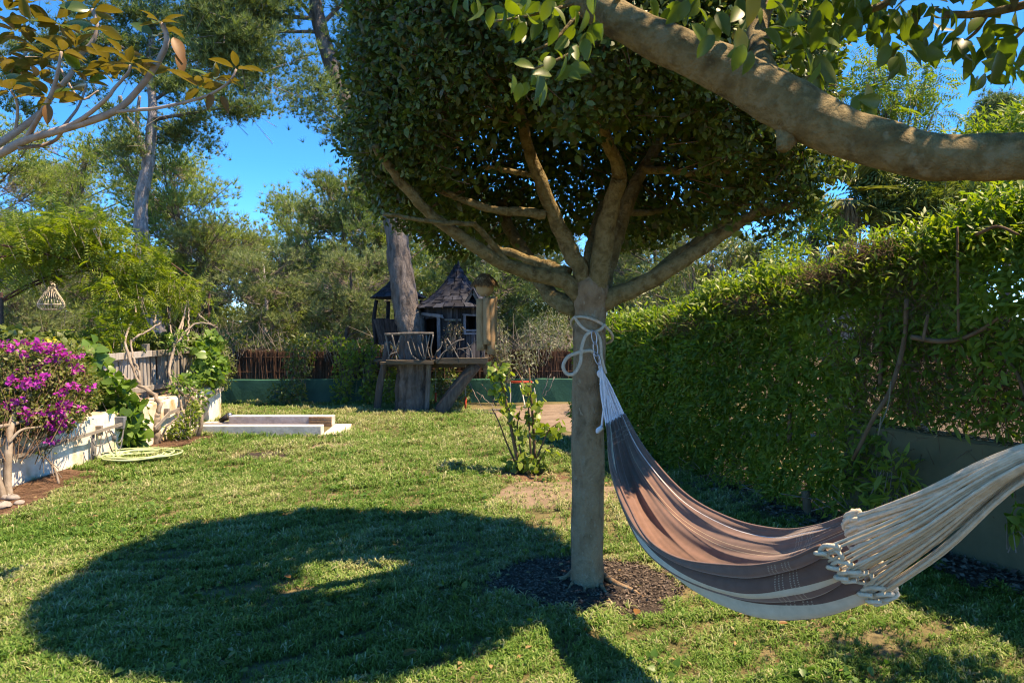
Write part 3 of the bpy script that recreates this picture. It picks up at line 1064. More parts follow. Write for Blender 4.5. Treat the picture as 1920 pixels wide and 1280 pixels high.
# ------------------------------------------------------------------ wooden fence on the terrace
th = thing('picket_fence', 'grey weathered wooden slat fence on the terrace edge among the vines', 'fence', (-5.3, 9.5, .46))
y = 7.3
i = 0
while y < 11.75:
    dz = rng.normal(0, .012)
    MB().plank((-5.3 + rng.normal(0, .008), y, .56), (-5.3 + rng.normal(0, .008), y + rng.normal(0, .008), 1.09 + dz), .018, .062, (1, 0, 0), .002).build('slat', M['fence_wood'], th)
    y += .098 + rng.normal(0, .006)
for a, bq in ((7.3, 8.65), (8.66, 9.95), (9.96, 11.75)):
    MB().plank((-5.262, a, 1.10), (-5.262, bq, 1.10), .045, .085, (1, 0, 0), .003).build('top_rail', M['fence_wood'], th, bevel=.004)
    MB().plank((-5.27, a, .60), (-5.27, bq, .60), .035, .08, (1, 0, 0), .003).build('bottom_rail', M['fence_wood'], th, bevel=.004)
for y in (7.35, 8.05, 9.96, 11.76):
    MB().plank((-5.345, y, .45), (-5.345, y, 1.24), .08, .08, (1, 0, 0), .002).build('post', M['fence_wood'], th, bevel=.005)

# ------------------------------------------------------------------ pergola, lantern, bollard
th = thing('pergola', 'rusty iron pergola with arched hoops under the climbing vine', 'pergola', (-6.5, 10, .46))
def px(lst):
    return [P(*q) for q in lst]
for x, y, z in ((-5.45, 12.28, 2.14), (-5.52, 11.0, 2.1), (-7.1, 9.5, 1.9), (-9.2, 12.3, 2.1)):
    MB().tube([(x, y, .45), (x, y, z)], .022, 8).build('post', M['rust'], th, True)
arcs = [[(-60, 590, 9.4), (3, 566, 9.5), (60, 537, 9.7), (130, 513, 9.9), (190, 507, 10.1), (250, 520, 10.4)],
        [(-80, 452, 9), (0, 459, 9.2), (100, 480, 9.6), (190, 508, 10.1), (255, 536, 10.5)],
        [(-40, 490, 9), (0, 482, 9.2), (60, 475, 9.6), (140, 472, 10.2)],
        [(60, 428, 10.6), (180, 437, 11), (290, 476, 11.6), (350, 515, 12), (393, 545, 12.28)],
        [(0, 442, 10), (90, 452, 10.2), (180, 474, 10.6), (270, 512, 10.9), (318, 548, 11.0)],
        [(240, 536, 10.4), (318, 545, 11.0), (393, 547, 12.28)],
        [(3, 562, 9.5), (40, 540, 9.55), (110, 508, 9.9)]]
for a in arcs:
    MB().tube(cr(px(a), 24), .016, 6, .05).build('hoop', M['rust'], th, True)
lc = P(96, 555, 10.6)
th = thing('lantern', 'pear shaped open wicker lantern hanging under the pergola', 'lantern', lc)
mb = MB()
prof = [(.045, .20), (.05, .15), (.075, .08), (.12, 0), (.165, -.08), (.18, -.13), (.165, -.18), (.12, -.21)]
for k in range(26):
    a = 2 * math.pi * k / 26
    mb.tube(cr([(lc.x + r_ * math.cos(a), lc.y + r_ * math.sin(a), lc.z + z) for r_, z in prof], 14), .0055, 4)
mb.build('ribs', M['wicker'], th, True)
for r_, z in ((.052, .17), (.178, -.13), (.12, -.21)):
    MB().tube([(lc.x + r_ * math.cos(a), lc.y + r_ * math.sin(a), lc.z + z) for a in np.linspace(0, 6.283, 25)], .008, 5, cap=False).build('hoop', M['wicker'], th, True)
MB().lathe([(.0, .2), (.05, .2), (.055, .24), (0, .245)], lc, 14).build('cap', M['wicker'], th, True)
MB().lathe([(.0, -.04), (.035, -.02), (.045, .02), (.02, .07), (.012, .12), (0, .12)], lc, 12).build('bulb', M['white_trim'], th, True)
MB().tube([(lc.x, lc.y, lc.z + .24), P(99, 480, 9.75)], .004, 5).build('cord', M['rope_dark'], th)
bl = P(65, 645, 8.6)
th = thing('bollard_light', 'dark bollard lamp standing behind the bougainvillea', 'lamp', (bl.x, bl.y, .46))
MB().lathe([(.05, 0), (.05, .62), (.0, .62)], (bl.x, bl.y, .46), 14).build('post', M['black'], th, True)
MB().lathe([(.045, .62), (.045, .72), (0, .72)], (bl.x, bl.y, .46), 14).build('lens', M['white_trim'], th, True)
MB().lathe([(.055, .72), (.055, .79), (.0, .80)], (bl.x, bl.y, .46), 14).build('cap', M['black'], th, True)

# ------------------------------------------------------------------ wisteria vine on the pergola
vb = [(40, 445, 75, 28, 9.5), (130, 430, 62, 28, 9.8), (180, 428, 48, 28, 10.0), (232, 478, 55, 40, 10.2), (300, 520, 52, 28, 10.6), (343, 545, 30, 24, 11.2), (245, 555, 40, 45, 10.0),
      (228, 610, 42, 30, 9.8), (190, 640, 42, 20, 9.5), (40, 500, 55, 28, 9.6), (318, 552, 28, 20, 11.0), (200, 520, 40, 26, 10.0), (120, 470, 60, 28, 9.9), (375, 575, 15, 20, 12.0), (20, 470, 60, 22, 10.6), (100, 455, 80, 24, 11), (250, 585, 26, 22, 10.2)]
blobs = [(P(u, v, y), (ru * y / F, .45, rv * y / F), ru * rv) for u, v, ru, rv, y in vb]
vth = bush('wisteria', 'bright green vine with twisting stems draped over the rusty pergola', 'vine', blobs, 2300, .21, PIN, M['wisteria'], 0, twigs=250, foot=tuple(P(294, 833, 8.75)), upb=.9, twig_m=M['bark_vine'], shell=.45)
stems = [([(295, 840, 8.72), (293, 800, 8.72), (296, 776, 8.75)], 14, 11), ([(294, 786, 8.74), (284, 765, 8.8), (262, 748, 8.9), (243, 737, 9.0), (233, 722, 9.1)], 8, 5),
         ([(297, 778, 8.75), (298, 755, 8.8), (287, 738, 8.9), (260, 722, 9.0), (233, 708, 9.1), (217, 694, 9.2)], 8, 5), ([(289, 838, 8.7), (284, 795, 8.72), (262, 762, 8.85), (245, 735, 9.0)], 8, 5),
         ([(264, 722, 9.0), (249, 690, 9.1), (243, 668, 9.2), (235, 648, 9.3), (240, 618, 9.6), (254, 590, 9.9), (250, 560, 10.1)], 6, 4), ([(262, 722, 9.0), (259, 690, 9.1), (250, 670, 9.2), (244, 640, 9.4)], 5, 3.5),
         ([(245, 640, 9.4), (262, 628, 9.5), (300, 606, 9.8)], 5, 3.5), ([(283, 562, 10.3), (289, 585, 10.2), (291, 606, 10)], 5, 4), ([(240, 735, 9.0), (252, 765, 8.8), (270, 800, 8.7), (277, 836, 8.65)], 6, 6),
         ([(298, 830, 8.7), (312, 800, 8.72), (330, 785, 8.8), (338, 770, 8.85)], 4, 3)]
for pth, w0, w1 in stems:
    pp = cr(px(pth), 18)
    pp += rng.normal(0, .008, pp.shape)
    yy = pth[0][2]
    MB().tube(pp, np.linspace(w0, w1, 18) * .5 * yy / F, 7, .12).build('stem', M['bark_vine'], vth, True)
v2 = bush('climbing_vine', 'second vine with bare looping stems at the right end of the fence', 'vine',
          [(P(332, 640, 10.2), (.10, .2, .16), .8), (P(340, 722, 9.6), (.16, .2, .13), .8), (P(372, 745, 9.5), (.11, .2, .2), .4)], 420, .085, L5, M['ivy'], 0, foot=tuple(P(368, 826, 9.3)), twigs=60, twig_m=M['bark_vine'])
for pth, w0, w1 in [([(366, 826, 9.2), (377, 798, 9.2), (376, 765, 9.25), (361, 745, 9.35), (331, 730, 9.5), (318, 705, 9.7), (321, 672, 9.9), (328, 645, 10.1), (335, 620, 10.4), (345, 590, 10.9), (350, 560, 11.1)], 8, 4),
                    ([(378, 762, 9.25), (370, 735, 9.4), (352, 728, 9.5), (330, 727, 9.6)], 5, 3), ([(330, 646, 10.1), (360, 611, 10.4), (385, 606, 10.5), (407, 614, 10.6)], 4.5, 2.5),
                    ([(372, 588, 10.6), (385, 600, 10.6), (405, 612, 10.6)], 3, 2), ([(340, 640, 10.2), (344, 600, 10.8), (347, 560, 11)], 3.5, 2.5), ([(352, 640, 10.3), (354, 600, 10.9), (353, 565, 11.2)], 3.5, 2.5),
                    ([(325, 650, 10), (318, 600, 10.8), (320, 560, 11)], 3.5, 2.5), ([(333, 730, 9.5), (348, 790, 9.2), (352, 826, 9.1)], 4, 4)]:
    pp = cr(px(pth), 20)
    pp += rng.normal(0, .008, pp.shape)
    MB().tube(pp, np.linspace(w0, w1, 20) * .5 * pth[0][2] / F, 6, .12).build('stem', M['bark_vine'], v2, True)

# ------------------------------------------------------------------ bougainvillea
bb = [(P(30, 700, 6.9), (.55, .5, .33), 1.2), (P(90, 715, 7.0), (.42, .5, .36), 1.2), (P(-60, 720, 6.8), (.6, .55, .4), 1), (P(60, 775, 6.7), (.5, .35, .2), .7), (P(138, 740, 7.2), (.2, .4, .28), .5), (P(0, 770, 6.5), (.35, .35, .2), .5), (P(110, 790, 6.8), (.16, .22, .12), .2), (P(70, 665, 7.2), (.5, .5, .14), .6)]
bt = bush('bougainvillea', 'bougainvillea bush with magenta flowers spilling over the low white wall', 'shrub', bb, 15000, .045, L5, M['boug_leaf'], 0, foot=tuple(G(18, 935)), twigs=900, twig_m=M['twig_brown'])
fl = [(75, 648, 16, 11), (105, 655, 17, 12), (125, 668, 12, 8), (40, 641, 10, 4), (22, 655, 8, 5), (44, 664, 7, 5), (8, 645, 7, 6), (92, 675, 6, 5), (70, 688, 9, 7), (142, 692, 12, 9), (77, 709, 8, 8), (57, 714, 8, 5), (22, 713, 9, 6),
      (137, 725, 10, 8), (115, 735, 6, 5), (10, 760, 14, 7), (38, 750, 9, 7), (50, 778, 14, 15), (110, 770, 16, 15), (122, 765, 12, 16), (104, 798, 14, 14), (125, 790, 8, 10), (98, 825, 6, 6), (172, 727, 5, 5), (84, 772, 5, 5), (46, 694, 6, 5), (146, 668, 6, 4), (27, 764, 7, 5), (154, 766, 6, 5), (46, 725, 4, 4), (73, 722, 4, 3)]
for u, v, ru, rv in fl:
    yf = 6.45 + (.25 if v < 700 else 0) + .0035 * max(0, u - 60)
    c = P(u, v, yf)
    n = int(8 + ru * rv * .30)
    p, d = ell(c, (ru * yf / F, .10, rv * yf / F), n, .45)
    foliage(bt, p, unit(d + rdir(n) * .8), unit(rdir(n) + np.array([.4, -.6, .6])), rng.uniform(.024, .042, n), HEART, M['bract'], name='flower_cluster')
for pth, w0, w1 in [([(20, 945, 6.1), (14, 900, 6.15), (16, 850, 6.2), (20, 800, 6.3), (35, 760, 6.5)], 15, 11), ([(2, 950, 6.0), (6, 930, 6.05), (-6, 880, 6.1), (-4, 800, 6.3)], 12, 10), ([(-2, 800, 6.2), (40, 790, 6.4), (80, 760, 6.6)], 8, 5), ([(16, 830, 6.2), (40, 806, 6.3), (75, 800, 6.5)], 6, 4)]:
    pp = cr(px(pth), 14)
    MB().tube(pp, np.linspace(w0, w1, 14) * .5 * 6.2 / F, 8, .12).build('stem', M['bark_vine'], bt, True)
y3 = bush('young_climber', 'thin leaning stem of a young climber below the magenta bush', 'shrub', [(P(80, 845, 6.6), (.10, .1, .06), 1)], 40, .035, L5, M['boug_leaf'], 0, foot=tuple(G(110, 908)), twigs=10)
MB().tube(cr(px([(111, 910, 6.5), (103, 880, 6.55), (90, 862, 6.6), (76, 848, 6.6)]), 10), np.linspace(.013, .006, 10), 6, .1).build('stem', M['bark_vine'], y3, True)
for i, (u, v, s, lab) in enumerate([(6, 955, .06, 'largest stand-in lump for pale roots at the foot of the bougainvillea trunk'), (24, 940, .05, 'round stand-in lump for pale roots right of the bougainvillea trunk'), (36, 948, .04, 'small stand-in lump for pale roots rightmost at the bougainvillea foot'), (14, 938, .045, 'stand-in root lump behind the others at the bougainvillea foot')]):  # rounded lumps stand in for whitish exposed roots and plants
    c = G(u, v)
    me = MB()
    prof = [(0, 0), (s, .01), (s * 1.1, s * .4), (s * .8, s * .8), (0, s)]
    me.lathe(prof, (c.x, c.y, .01), 9)
    me.v = [tuple(np.array(q) + rng.normal(0, s * .09, 3)) for q in me.v]
    tag(me.build('stone', M['stone'], None, True), lab, 'stone', 'root lumps round the bougainvillea')

# ------------------------------------------------------------------ ivy and plants around the left wall
bush('ivy', 'ivy with large bright leaves tumbling over the white wall end', 'ivy', [(P(205, 735, 8.25), (.22, .2, .22), 1), (P(232, 770, 8.3), (.17, .15, .22), 1), (P(243, 810, 8.3), (.12, .12, .22), .7), (P(180, 745, 8.2), (.14, .2, .14), .5), (P(255, 838, 8.35), (.12, .12, .08), .3)],
     620, .115, HEART, M['ivy'], 240, foot=(-4.62, 8.3, 0), twigs=60, ptmpl=HEART, upb=.3)
bush('ivy', 'pale ivy clump climbing between bougainvillea and the fence', 'ivy', [(P(168, 690, 7.9), (.12, .2, .25), 1), (P(165, 665, 8.1), (.15, .2, .12), .6)], 160, .12, HEART, M['ivy'], 60, foot=(-4.95, 7.95, .46), twigs=30, ptmpl=HEART, upb=.3)
bush('ivy', 'broad leaved creeper heaped over the far end of the wooden fence', 'ivy', [(P(396, 690, 10.6), (.2, .35, .26), 1.2), (P(396, 650, 11.3), (.15, .3, .25), .7), (P(366, 714, 10.2), (.13, .25, .10), .5), (P(385, 660, 11), (.1, .3, .12), .4)], 720, .105, HEART, M['ivy'], 150, foot=(-4.9, 10.8, .46), twigs=60, ptmpl=HEART, upb=.3)
bush('shrub', 'dark leaved shrub hanging over the pillar at the end of the wall', 'shrub', [(P(415, 690, 11.0), (.2, .3, .3), 1), (P(408, 730, 10.95), (.14, .2, .14), .4), (P(400, 650, 11.4), (.25, .3, .15), .5)], 1500, .06, LN, M['mid'], 0, foot=(-4.85, 11, .46), twigs=200)
bush('shrub', 'low light green shrub at the wall foot beside the trough', 'shrub', [(P(335, 810, 8.95), (.14, .12, .12), 1), (P(352, 790, 9.05), (.12, .12, .1), .6), (P(365, 768, 9.1), (.08, .1, .1), .4)], 800, .055, L5, M['sapling'], 0, foot=tuple(G(340, 830)), twigs=40)
bush('creeper', 'low creeper behind the fence below the pergola', 'creeper', [(P(260, 640, 10.8), (.7, .4, .12), 1), (P(110, 640, 9.4), (.5, .4, .08), .6), (P(330, 640, 11.5), (.4, .4, .1), .6), (P(20, 632, 9.2), (.4, .3, .08), .4)], 2200, .09, HEART, M['mid'], 0, foot=(-6, 10, .46), twigs=80)
bush('yellow_flowers', 'small yellow flowers beside the bollard lamp', 'flowers', [(P(94, 640, 8.2), (.09, .08, .03), 1)], 60, .035, HEART, leaf_mat('yellow petals', [(.6, .5, .05), (.7, .6, .1)], trans=.3), 0, foot=(P(94, 640, 8.2).x, 8.2, .46), twigs=25)
# ------------------------------------------------------------------ back boundary
th = thing('garden_wall', 'low dark green rendered wall closing the far end of the lawn', 'wall', (-2, 13.3, 0))
mb = MB()
xs = np.linspace(-8.5, 2.2, 60)
vs, fs = [], []
for i, x in enumerate(xs):
    yb = 13.2 + .03 * (x + 5)
    zt = .455 + .004 * math.sin(x * 3) + rng.normal(0, .002)
    vs += [(x, yb + rng.normal(0, .004), -.1), (x, yb + rng.normal(0, .003), .25), (x, yb, zt - .015), (x, yb + .02, zt), (x, yb + .2, zt), (x, yb + .2, -.1)]
for i in range(59):
    for k in range(5):
        fs.append((i * 6 + k, i * 6 + 6 + k, i * 6 + 7 + k, i * 6 + 1 + k)[::-1])
mb.add(vs, fs)
mb.build('rendered_face', M['green_wall'], th)
th = thing('brushwood_fence', 'brown heather brushwood screen standing on the green wall', 'fence', (-2, 13.4, .46))
n = 3400
x = rng.uniform(-8.4, 2.2, n)
yb = 13.30 + .03 * (x + 5) + rng.normal(0, .015, n)
z1 = 1.01 + rng.normal(0, .02, n) + .02 * np.sin(x * 2)
a = np.stack([x, yb, np.full(n, .462)], 1)
bq = np.stack([x + rng.normal(0, .03, n), yb + rng.normal(0, .012, n), z1], 1)
d = unit(bq - a)
sd = np.tile([[1.0, 0, 0]], (n, 1))
sticks(th, a, bq, .007, M['heather'], 'brushwood')
cb = MB()
cb.plank((-8.4, 13.245, .73), (2.2, 13.56, .73), .02, .50, (0, 1, 0))
cb.build('core', M['heather_back'], th)
for z in (.6, .88):
    MB().tube([(-8.4, 13.17, z), (2.2, 13.485, z)], .004, 4).build('wire', M['rust'], th)
for xx in np.arange(-8, 2.3, 1.25):
    MB().tube([(xx, 13.42 + .03 * (xx + 5), .3), (xx, 13.42 + .03 * (xx + 5), 1.06)], .022, 6).build('post', M['rust'], th)

cl = [('shrub', 'leafy green climber on the brushwood fence left of centre', [(560, 670, 28, 40, 12.9), (540, 735, 35, 22, 12.7), (575, 640, 22, 14, 13.0)], M['mid'], 1500),
      ('shrub', 'fresh green climber on the fence left of the treehouse post', [(650, 690, 26, 35, 12.9), (640, 735, 20, 22, 12.8), (630, 645, 30, 16, 13.2), (668, 660, 16, 20, 13)], M['bright'], 1300),
      ('shrub', 'bright columnar climber directly behind the leaning treehouse post', [(693, 690, 14, 45, 13.0), (690, 735, 16, 22, 12.9), (700, 650, 14, 14, 13.2)], M['bright'], 900),
      ('shrub', 'bushy climber on the green wall between post and trunk under the treehouse', [(735, 725, 18, 32, 12.9), (740, 690, 14, 20, 13.0)], M['bright'], 900),
      ('shrub', 'dark climber beneath the treehouse deck right of the trunk', [(835, 715, 24, 32, 13.0), (860, 740, 22, 20, 12.9)], M['mid'], 900),
      ('shrub', 'pale oleander rising over the fence right of the treehouse', [(935, 645, 22, 45, 13.0), (950, 690, 18, 30, 12.9), (930, 605, 12, 20, 13.2)], M['silver'], 1100),
      ('shrub', 'grey green oleander bush above the brushwood beside the clipped tree trunk', [(1005, 640, 34, 45, 13.4), (1040, 610, 28, 35, 14.2), (985, 680, 22, 28, 13.0), (1055, 640, 22, 30, 13.8)], M['silver'], 2200),
      ('shrub', 'leafy green shrub spilling over the fence at its left end', [(440, 640, 25, 12, 13.2), (405, 650, 18, 20, 12.9)], M['mid'], 600)]
for nm, lab, bls, mm, n in cl:
    bush(nm, lab, 'shrub', [(P(u, v, y), (ru * y / F, .22, rv * y / F), ru * rv) for u, v, ru, rv, y in bls], int(n * .6), .085, LN if mm is M['silver'] else L5, mm, 0, foot=(P(bls[0][0], 700, bls[0][4]).x, 13.0, 0), twigs=150)

# ------------------------------------------------------------------ pines behind
pine('pine_tree', 'pine whose rounded crown touches the left edge of the photo', (-15.6, 20, -.1), 3, 7.0, 2.6, .25, M['pine'], M['bark_pine'])
pine('pine_tree', 'broad yellow green pine left of the pale forked trunk', (-13.4, 22, 0), 4, 7.6, 3.3, .2, M['pine'], M['bark_pine'], 1.2)
pine('pine_tree', 'pine with a rounded light crown right of the pale forked trunk', (-9.0, 19, 0), 5, 6.0, 2.5, .12, M['pine'], M['bark_pine'], 1.2)
pine('pine_tree', 'bushy pine in the middle distance under the open blue sky', (-7.4, 22, 0), 6, 5.6, 2.3, .1, M['pine'], M['bark_pine'], 1.1)
pine('pine_tree', 'dark twiggy pine just left of the treehouse trunk', (-4.4, 18, 0), 7, 5.6, 2.0, .12, M['pine_dark'], M['bark_pine'], 1.0)
pine('pine_tree', 'pine rising directly behind the pointed treehouse roof', (-2.6, 19, 0), 8, 5.4, 2.3, .12, M['pine'], M['bark_pine'], 1.1)
pine('pine_tree', 'dark branching pine between the treehouse and the clipped tree', (-.25, 17, 0), 9, 4.6, 2.2, .2, M['pine_dark'], M['bark_pine'], 1.0)
pine('pine_tree', 'greyish pine seen under the right side of the clipped crown', (4.2, 19, 0), 10, 4.8, 2.5, .12, M['pine_grey'], M['bark_pine'], 1.0)
pine('pine_tree', 'small pine with pale forked trunk behind the brushwood fence', (-5.9, 16, -.1), 12, 3.2, 1.3, .3, M['pine_grey'], M['bark_pale'], .9, .15, 18)
pine('pine_tree', 'small greyish pine behind the fence left of the leaning post', (-3.9, 15.6, -.1), 13, 3.2, 1.35, .25, M['pine_grey'], M['bark_pine'], .9, .15, 18)
pine('pine_tree', 'slim dark pine behind the pergola vine at far left', (-17.6, 26, .2), 14, 7.5, 2.4, .2, M['pine_dark'], M['bark_pine'], .9)
pine('pine_tree', 'grey twiggy pine behind the hanging lantern', (-10.6, 15, 0), 15, 3.7, 1.7, .1, M['pine_grey'], M['bark_pine'], 1.0, .16, 24)
pine('pine_tree', 'grey green pine behind the right posts of the pergola', (-8.2, 18.2, -.1), 16, 4.4, 1.8, .1, M['pine_grey'], M['bark_pine'], 1.1, .16, 26)
# the far wood behind, one mass
ps, ds, ta, tb2 = [], [], [], []
for k in range(46):
    x = -27 + 1.05 * k + rng.normal(0, .7)
    y = rng.uniform(25, 36)
    h = rng.uniform(3.2, 5.0) * (1.15 if x < -11 else .92)
    for j in range(9):
        c = np.array([x + rng.normal(0, 1.2), y + rng.normal(0, 1.2), h * (.12 + .88 * (j + .5) / 9)])
        p, d = ell(c, (1.0, 1.0, .6), 150, .5)
        ps.append(p)
        ds.append(d)
    ta += [np.array([x, y, .3])] * 10
    tb2 += list(ps[-1][:10])
ps, ds = np.concatenate(ps), np.concatenate(ds)
far = foliage(None, ps, unit(ds * .6 + rdir(len(ps)) * .6 + np.array([0, 0, .6])), rdir(len(ps)), rng.uniform(.25, .45, len(ps)), NEED, M['pine_dark'], name='far_woodland')
# grey undergrowth at the foot of the wood
ps, ds = [], []
for k in range(70):
    x = rng.uniform(-15, 6)
    y = rng.uniform(14.3, 17.5)
    p, d = ell((x, y, .45), (.9, .5, rng.uniform(.35, .8)), 130, .5)
    ps.append(p)
    ds.append(d)
ps, ds = np.concatenate(ps), np.concatenate(ds)
foliage(None, ps, unit(ds + rdir(len(ps)) + np.array([0, 0, .5])), rdir(len(ps)), rng.uniform(.10, .2, len(ps)), NEED, M['pine_grey'], name='undergrowth')
k = rng.integers(0, len(ps), 5200)
q0 = ps[k] + rng.normal(0, .3, (5200, 3)) * [1, 1, .5] + np.array([0, 0, .25])
ug = sticks(None, q0, q0 + rng.normal(0, .3, (5200, 3)) + np.array([0, 0, .22]), .006, M['twig'], 'dry_undergrowth')


def pads(pl, per, m, th, size=.2, low=0.0, twign=.03, root=None, flat=.75, twig=M['twig']):
    ps, ds = [], []
    for u, v, ru, rv, y, wt in pl:
        c = P(u, v, y)
        R = (ru * y / F, (ru + rv) * .5 * y / F * flat, rv * y / F)
        # build each pad from smaller tufts so its edge is ragged
        nt_ = max(4, int(ru * rv / 130 * wt))
        tc, td = ell(c, R, nt_, .45)
        for q, dq in zip(tc, td):
            p = q + rng.normal(0, 1, (per, 3)) * np.array([.19, .19, .09])
            ps.append(p)
            ds.append(np.tile(unit(dq * .5 + np.array([0, 0, .7])), (per, 1)))
    ps, ds = np.concatenate(ps), np.concatenate(ds)
    foliage(th, ps, unit(ds + rdir(len(ps)) * .8), rdir(len(ps)), rng.uniform(.7, 1.2, len(ps)) * size, NEED, m, name='crown')
    n = int(len(ps) * twign)
    k = rng.integers(0, len(ps), n)
    back = rng.normal(0, .25, (n, 3)) + np.array([0, 0, -.1])
    sticks(th, ps[k] + back, ps[k], .008, twig)
    return ps


def limb(th, pth, w0, w1, m, n=20, name='limb', jit=.06, sides=9):
    pp = cr([P(*q) for q in pth], n)
    ww = np.linspace(w0, w1, n) * .5 * np.linspace(pth[0][2], pth[-1][2], n) / F
    return MB().tube(pp, ww, sides, jit, True, .03).build(name, m, th, True)


# tall forked pine
tp = thing('tall_pine', 'tall pine with pale leaning trunk that forks below its high crown', 'tree', tuple(P(305, 705, 16.5)))
limb(tp, [(308, 720, 16.5), (300, 640, 16.5), (284, 580, 16.5), (274, 500, 16.5), (265, 430, 16.5), (266, 370, 16.5), (276, 320, 16.5), (281, 290, 16.5)], 30, 21, M['bark_pale'], 40, 'trunk')
limb(tp, [(278, 312, 16.5), (284, 250, 16.5), (286, 190, 16.6), (280, 130, 16.8), (285, 60, 17), (300, -40, 17.2), (310, -160, 17.5)], 20, 8, M['bark_pale'], 26)
limb(tp, [(278, 310, 16.5), (266, 275, 16.4), (250, 240, 16.3), (232, 215, 16.2), (225, 180, 16)], 16, 7, M['bark_pale'])
limb(tp, [(256, 255, 16.3), (257, 220, 16.4), (262, 180, 16.4)], 10, 5, M['bark_pale'])
limb(tp, [(284, 225, 16.5), (340, 215, 16.3), (400, 205, 16.1), (470, 200, 16)], 8, 3, M['bark_pine'])
limb(tp, [(286, 190, 16.6), (330, 165, 16.8), (400, 150, 17)], 7, 3, M['bark_pine'])
limb(tp, [(284, 240, 16.5), (320, 240, 16.8), (370, 225, 17.2)], 7, 3, M['bark_pine'])
limb(tp, [(282, 120, 16.8), (230, 90, 16.5), (170, 60, 16.2)], 8, 3, M['bark_pine'])
pads([(355, 235, 60, 28, 16.8, 1), (420, 195, 75, 32, 16.3, 1.1), (475, 215, 40, 25, 16, .9), (365, 265, 45, 22, 17, .9), (300, 265, 25, 16, 17, .6), (235, 255, 25, 14, 16, .5), (225, 215, 28, 16, 16, .6),
      (330, 160, 70, 40, 17, 1), (260, 120, 70, 45, 17, 1), (180, 90, 70, 50, 16.5, 1), (340, 70, 70, 50, 17.2, 1), (240, 30, 90, 45, 16.8, 1), (120, 60, 60, 50, 16.5, .8), (60, 130, 60, 50, 16.5, .7), (30, 200, 40, 20, 16.5, .5),
      (150, 165, 40, 30, 16.5, .6), (480, 150, 50, 40, 16.5, .9), (420, 120, 50, 40, 16.8, .9), (300, -60, 140, 60, 17, .8), (240, 285, 20, 8, 16.2, .5)], 26, M['pine_dark'], tp, .19)

# ------------------------------------------------------------------ treehouse pine and treehouse
hp_ = thing('treehouse_pine', 'old thick barked pine carrying the treehouse on its trunk', 'tree', tuple(P(771, 770, 12.0)))
limb(hp_, [(771, 776, 12.0), (771, 755, 12.0), (771, 725, 12.0), (773, 690, 12.0), (776, 650, 12.0), (771, 615, 12.0), (762, 575, 12.05), (755, 530, 12.1), (748, 480, 12.15), (744, 440, 12.2), (728, 370, 12.3), (690, 270, 12.5), (645, 180, 12.7), (618, 110, 12.9), (600, 50, 13), (588, -20, 13.1), (575, -140, 13.3)], 64, 20, M['bark_pine'], 90, 'trunk', .07, 18)
for pth, w0, w1 in [([(593, 35, 13), (540, 32, 12.8), (480, 28, 12.5), (420, 40, 12.2)], 9, 3), ([(597, 60, 13), (560, 60, 12.8), (500, 62, 12.4), (440, 85, 12.0)], 8, 2.5), ([(640, 170, 12.7), (610, 190, 12.4), (590, 150, 12.2)], 6, 2),
                    ([(600, 50, 13), (640, 10, 13.2), (700, -40, 13.4)], 9, 4), ([(597, 45, 13), (560, 0, 12.9), (520, -60, 12.6)], 9, 4), ([(680, 250, 12.5), (640, 230, 12.3), (600, 205, 12.1)], 7, 2)]:
    limb(hp_, pth, w0, w1, M['bark_pine'], 14, 'limb', .06, 7)
pads([(430, 60, 75, 45, 12.0, 1.3), (400, 100, 50, 35, 12.0, 1.1), (470, 110, 55, 32, 12.2, 1.2), (500, 40, 50, 40, 12.6, 1), (380, 30, 50, 40, 12, 1.1), (450, 10, 90, 45, 12.2, 1.2), (560, 200, 36, 22, 12.3, .8), (600, 170, 40, 28, 12.3, .9),
      (620, 225, 25, 22, 12.4, .8), (575, 140, 40, 25, 12.4, .6), (560, 105, 34, 18, 12.4, .5), (540, 15, 50, 14, 12.8, .5), (480, 130, 45, 14, 12.2, .8), (640, 90, 30, 60, 13, .6), (600, -60, 150, 60, 13, .8), (690, 20, 60, 60, 13.3, .8), (960, 60, 90, 50, 12.3, .7), (1080, 110, 70, 40, 12.1, .8), (1020, -40, 90, 40, 12.3, .7), (430, -50, 120, 50, 12.3, 1), (640, 250, 18, 10, 12.3, .8)], 27, M['pine_dark'], hp_, .16)  # hidden pads right of the trunk are added to shade the treehouse

HY = 12.3
hc = P(848, 574, HY)
tree_h = thing('treehouse', 'dark weathered octagonal treehouse with pointed shingled roof and twig railing', 'treehouse', (hc.x, HY, .87))
DZ = .89   # deck level
# deck boards
for i in range(10):
    y0 = 11.55 + i * .15
    xl = P(722, 680, 12).x if i < 6 else P(700, 680, 12.5).x
    xm = P(813, 680, 11.8).x
    MB().plank((xl + rng.normal(0, .015), y0, DZ - .03), (xm, y0, DZ - .03 + rng.normal(0, .004)), .14, .04, (0, 1, 0), .002).build('deck_board', M['deck'], tree_h, bevel=.004)
    xr = P(914, 680, 12).x
    MB().plank((xm + .02, y0, DZ + .02), (xr + rng.normal(0, .02), y0, DZ + .03 + rng.normal(0, .006)), .14, .035, (0, 1, 0), .002).build('deck_board', M['deck'], tree_h, bevel=.004)
for (ua, va), (ub, vb2), yy, hgt in (((724, 678), (813, 679), 11.5, .07), ((818, 676), (914, 677), 11.5, .10), ((800, 684), (905, 684), 12.2, .09), ((728, 683), (812, 684), 12.3, .09)):
    MB().plank(P(ua, va, yy), P(ub, vb2, yy), .06, hgt, (0, 1, 0), .004).build('deck_beam', M['deck'], tree_h, bevel=.006)
for y in (11.6, 12.5):
    pass
limb(tree_h, [(727, 640, 11.9), (721, 680, 11.9), (712, 725, 11.9), (707, 772, 11.9)], 11, 15, M['grey_wood'], 14, 'support_post', .05, 9)
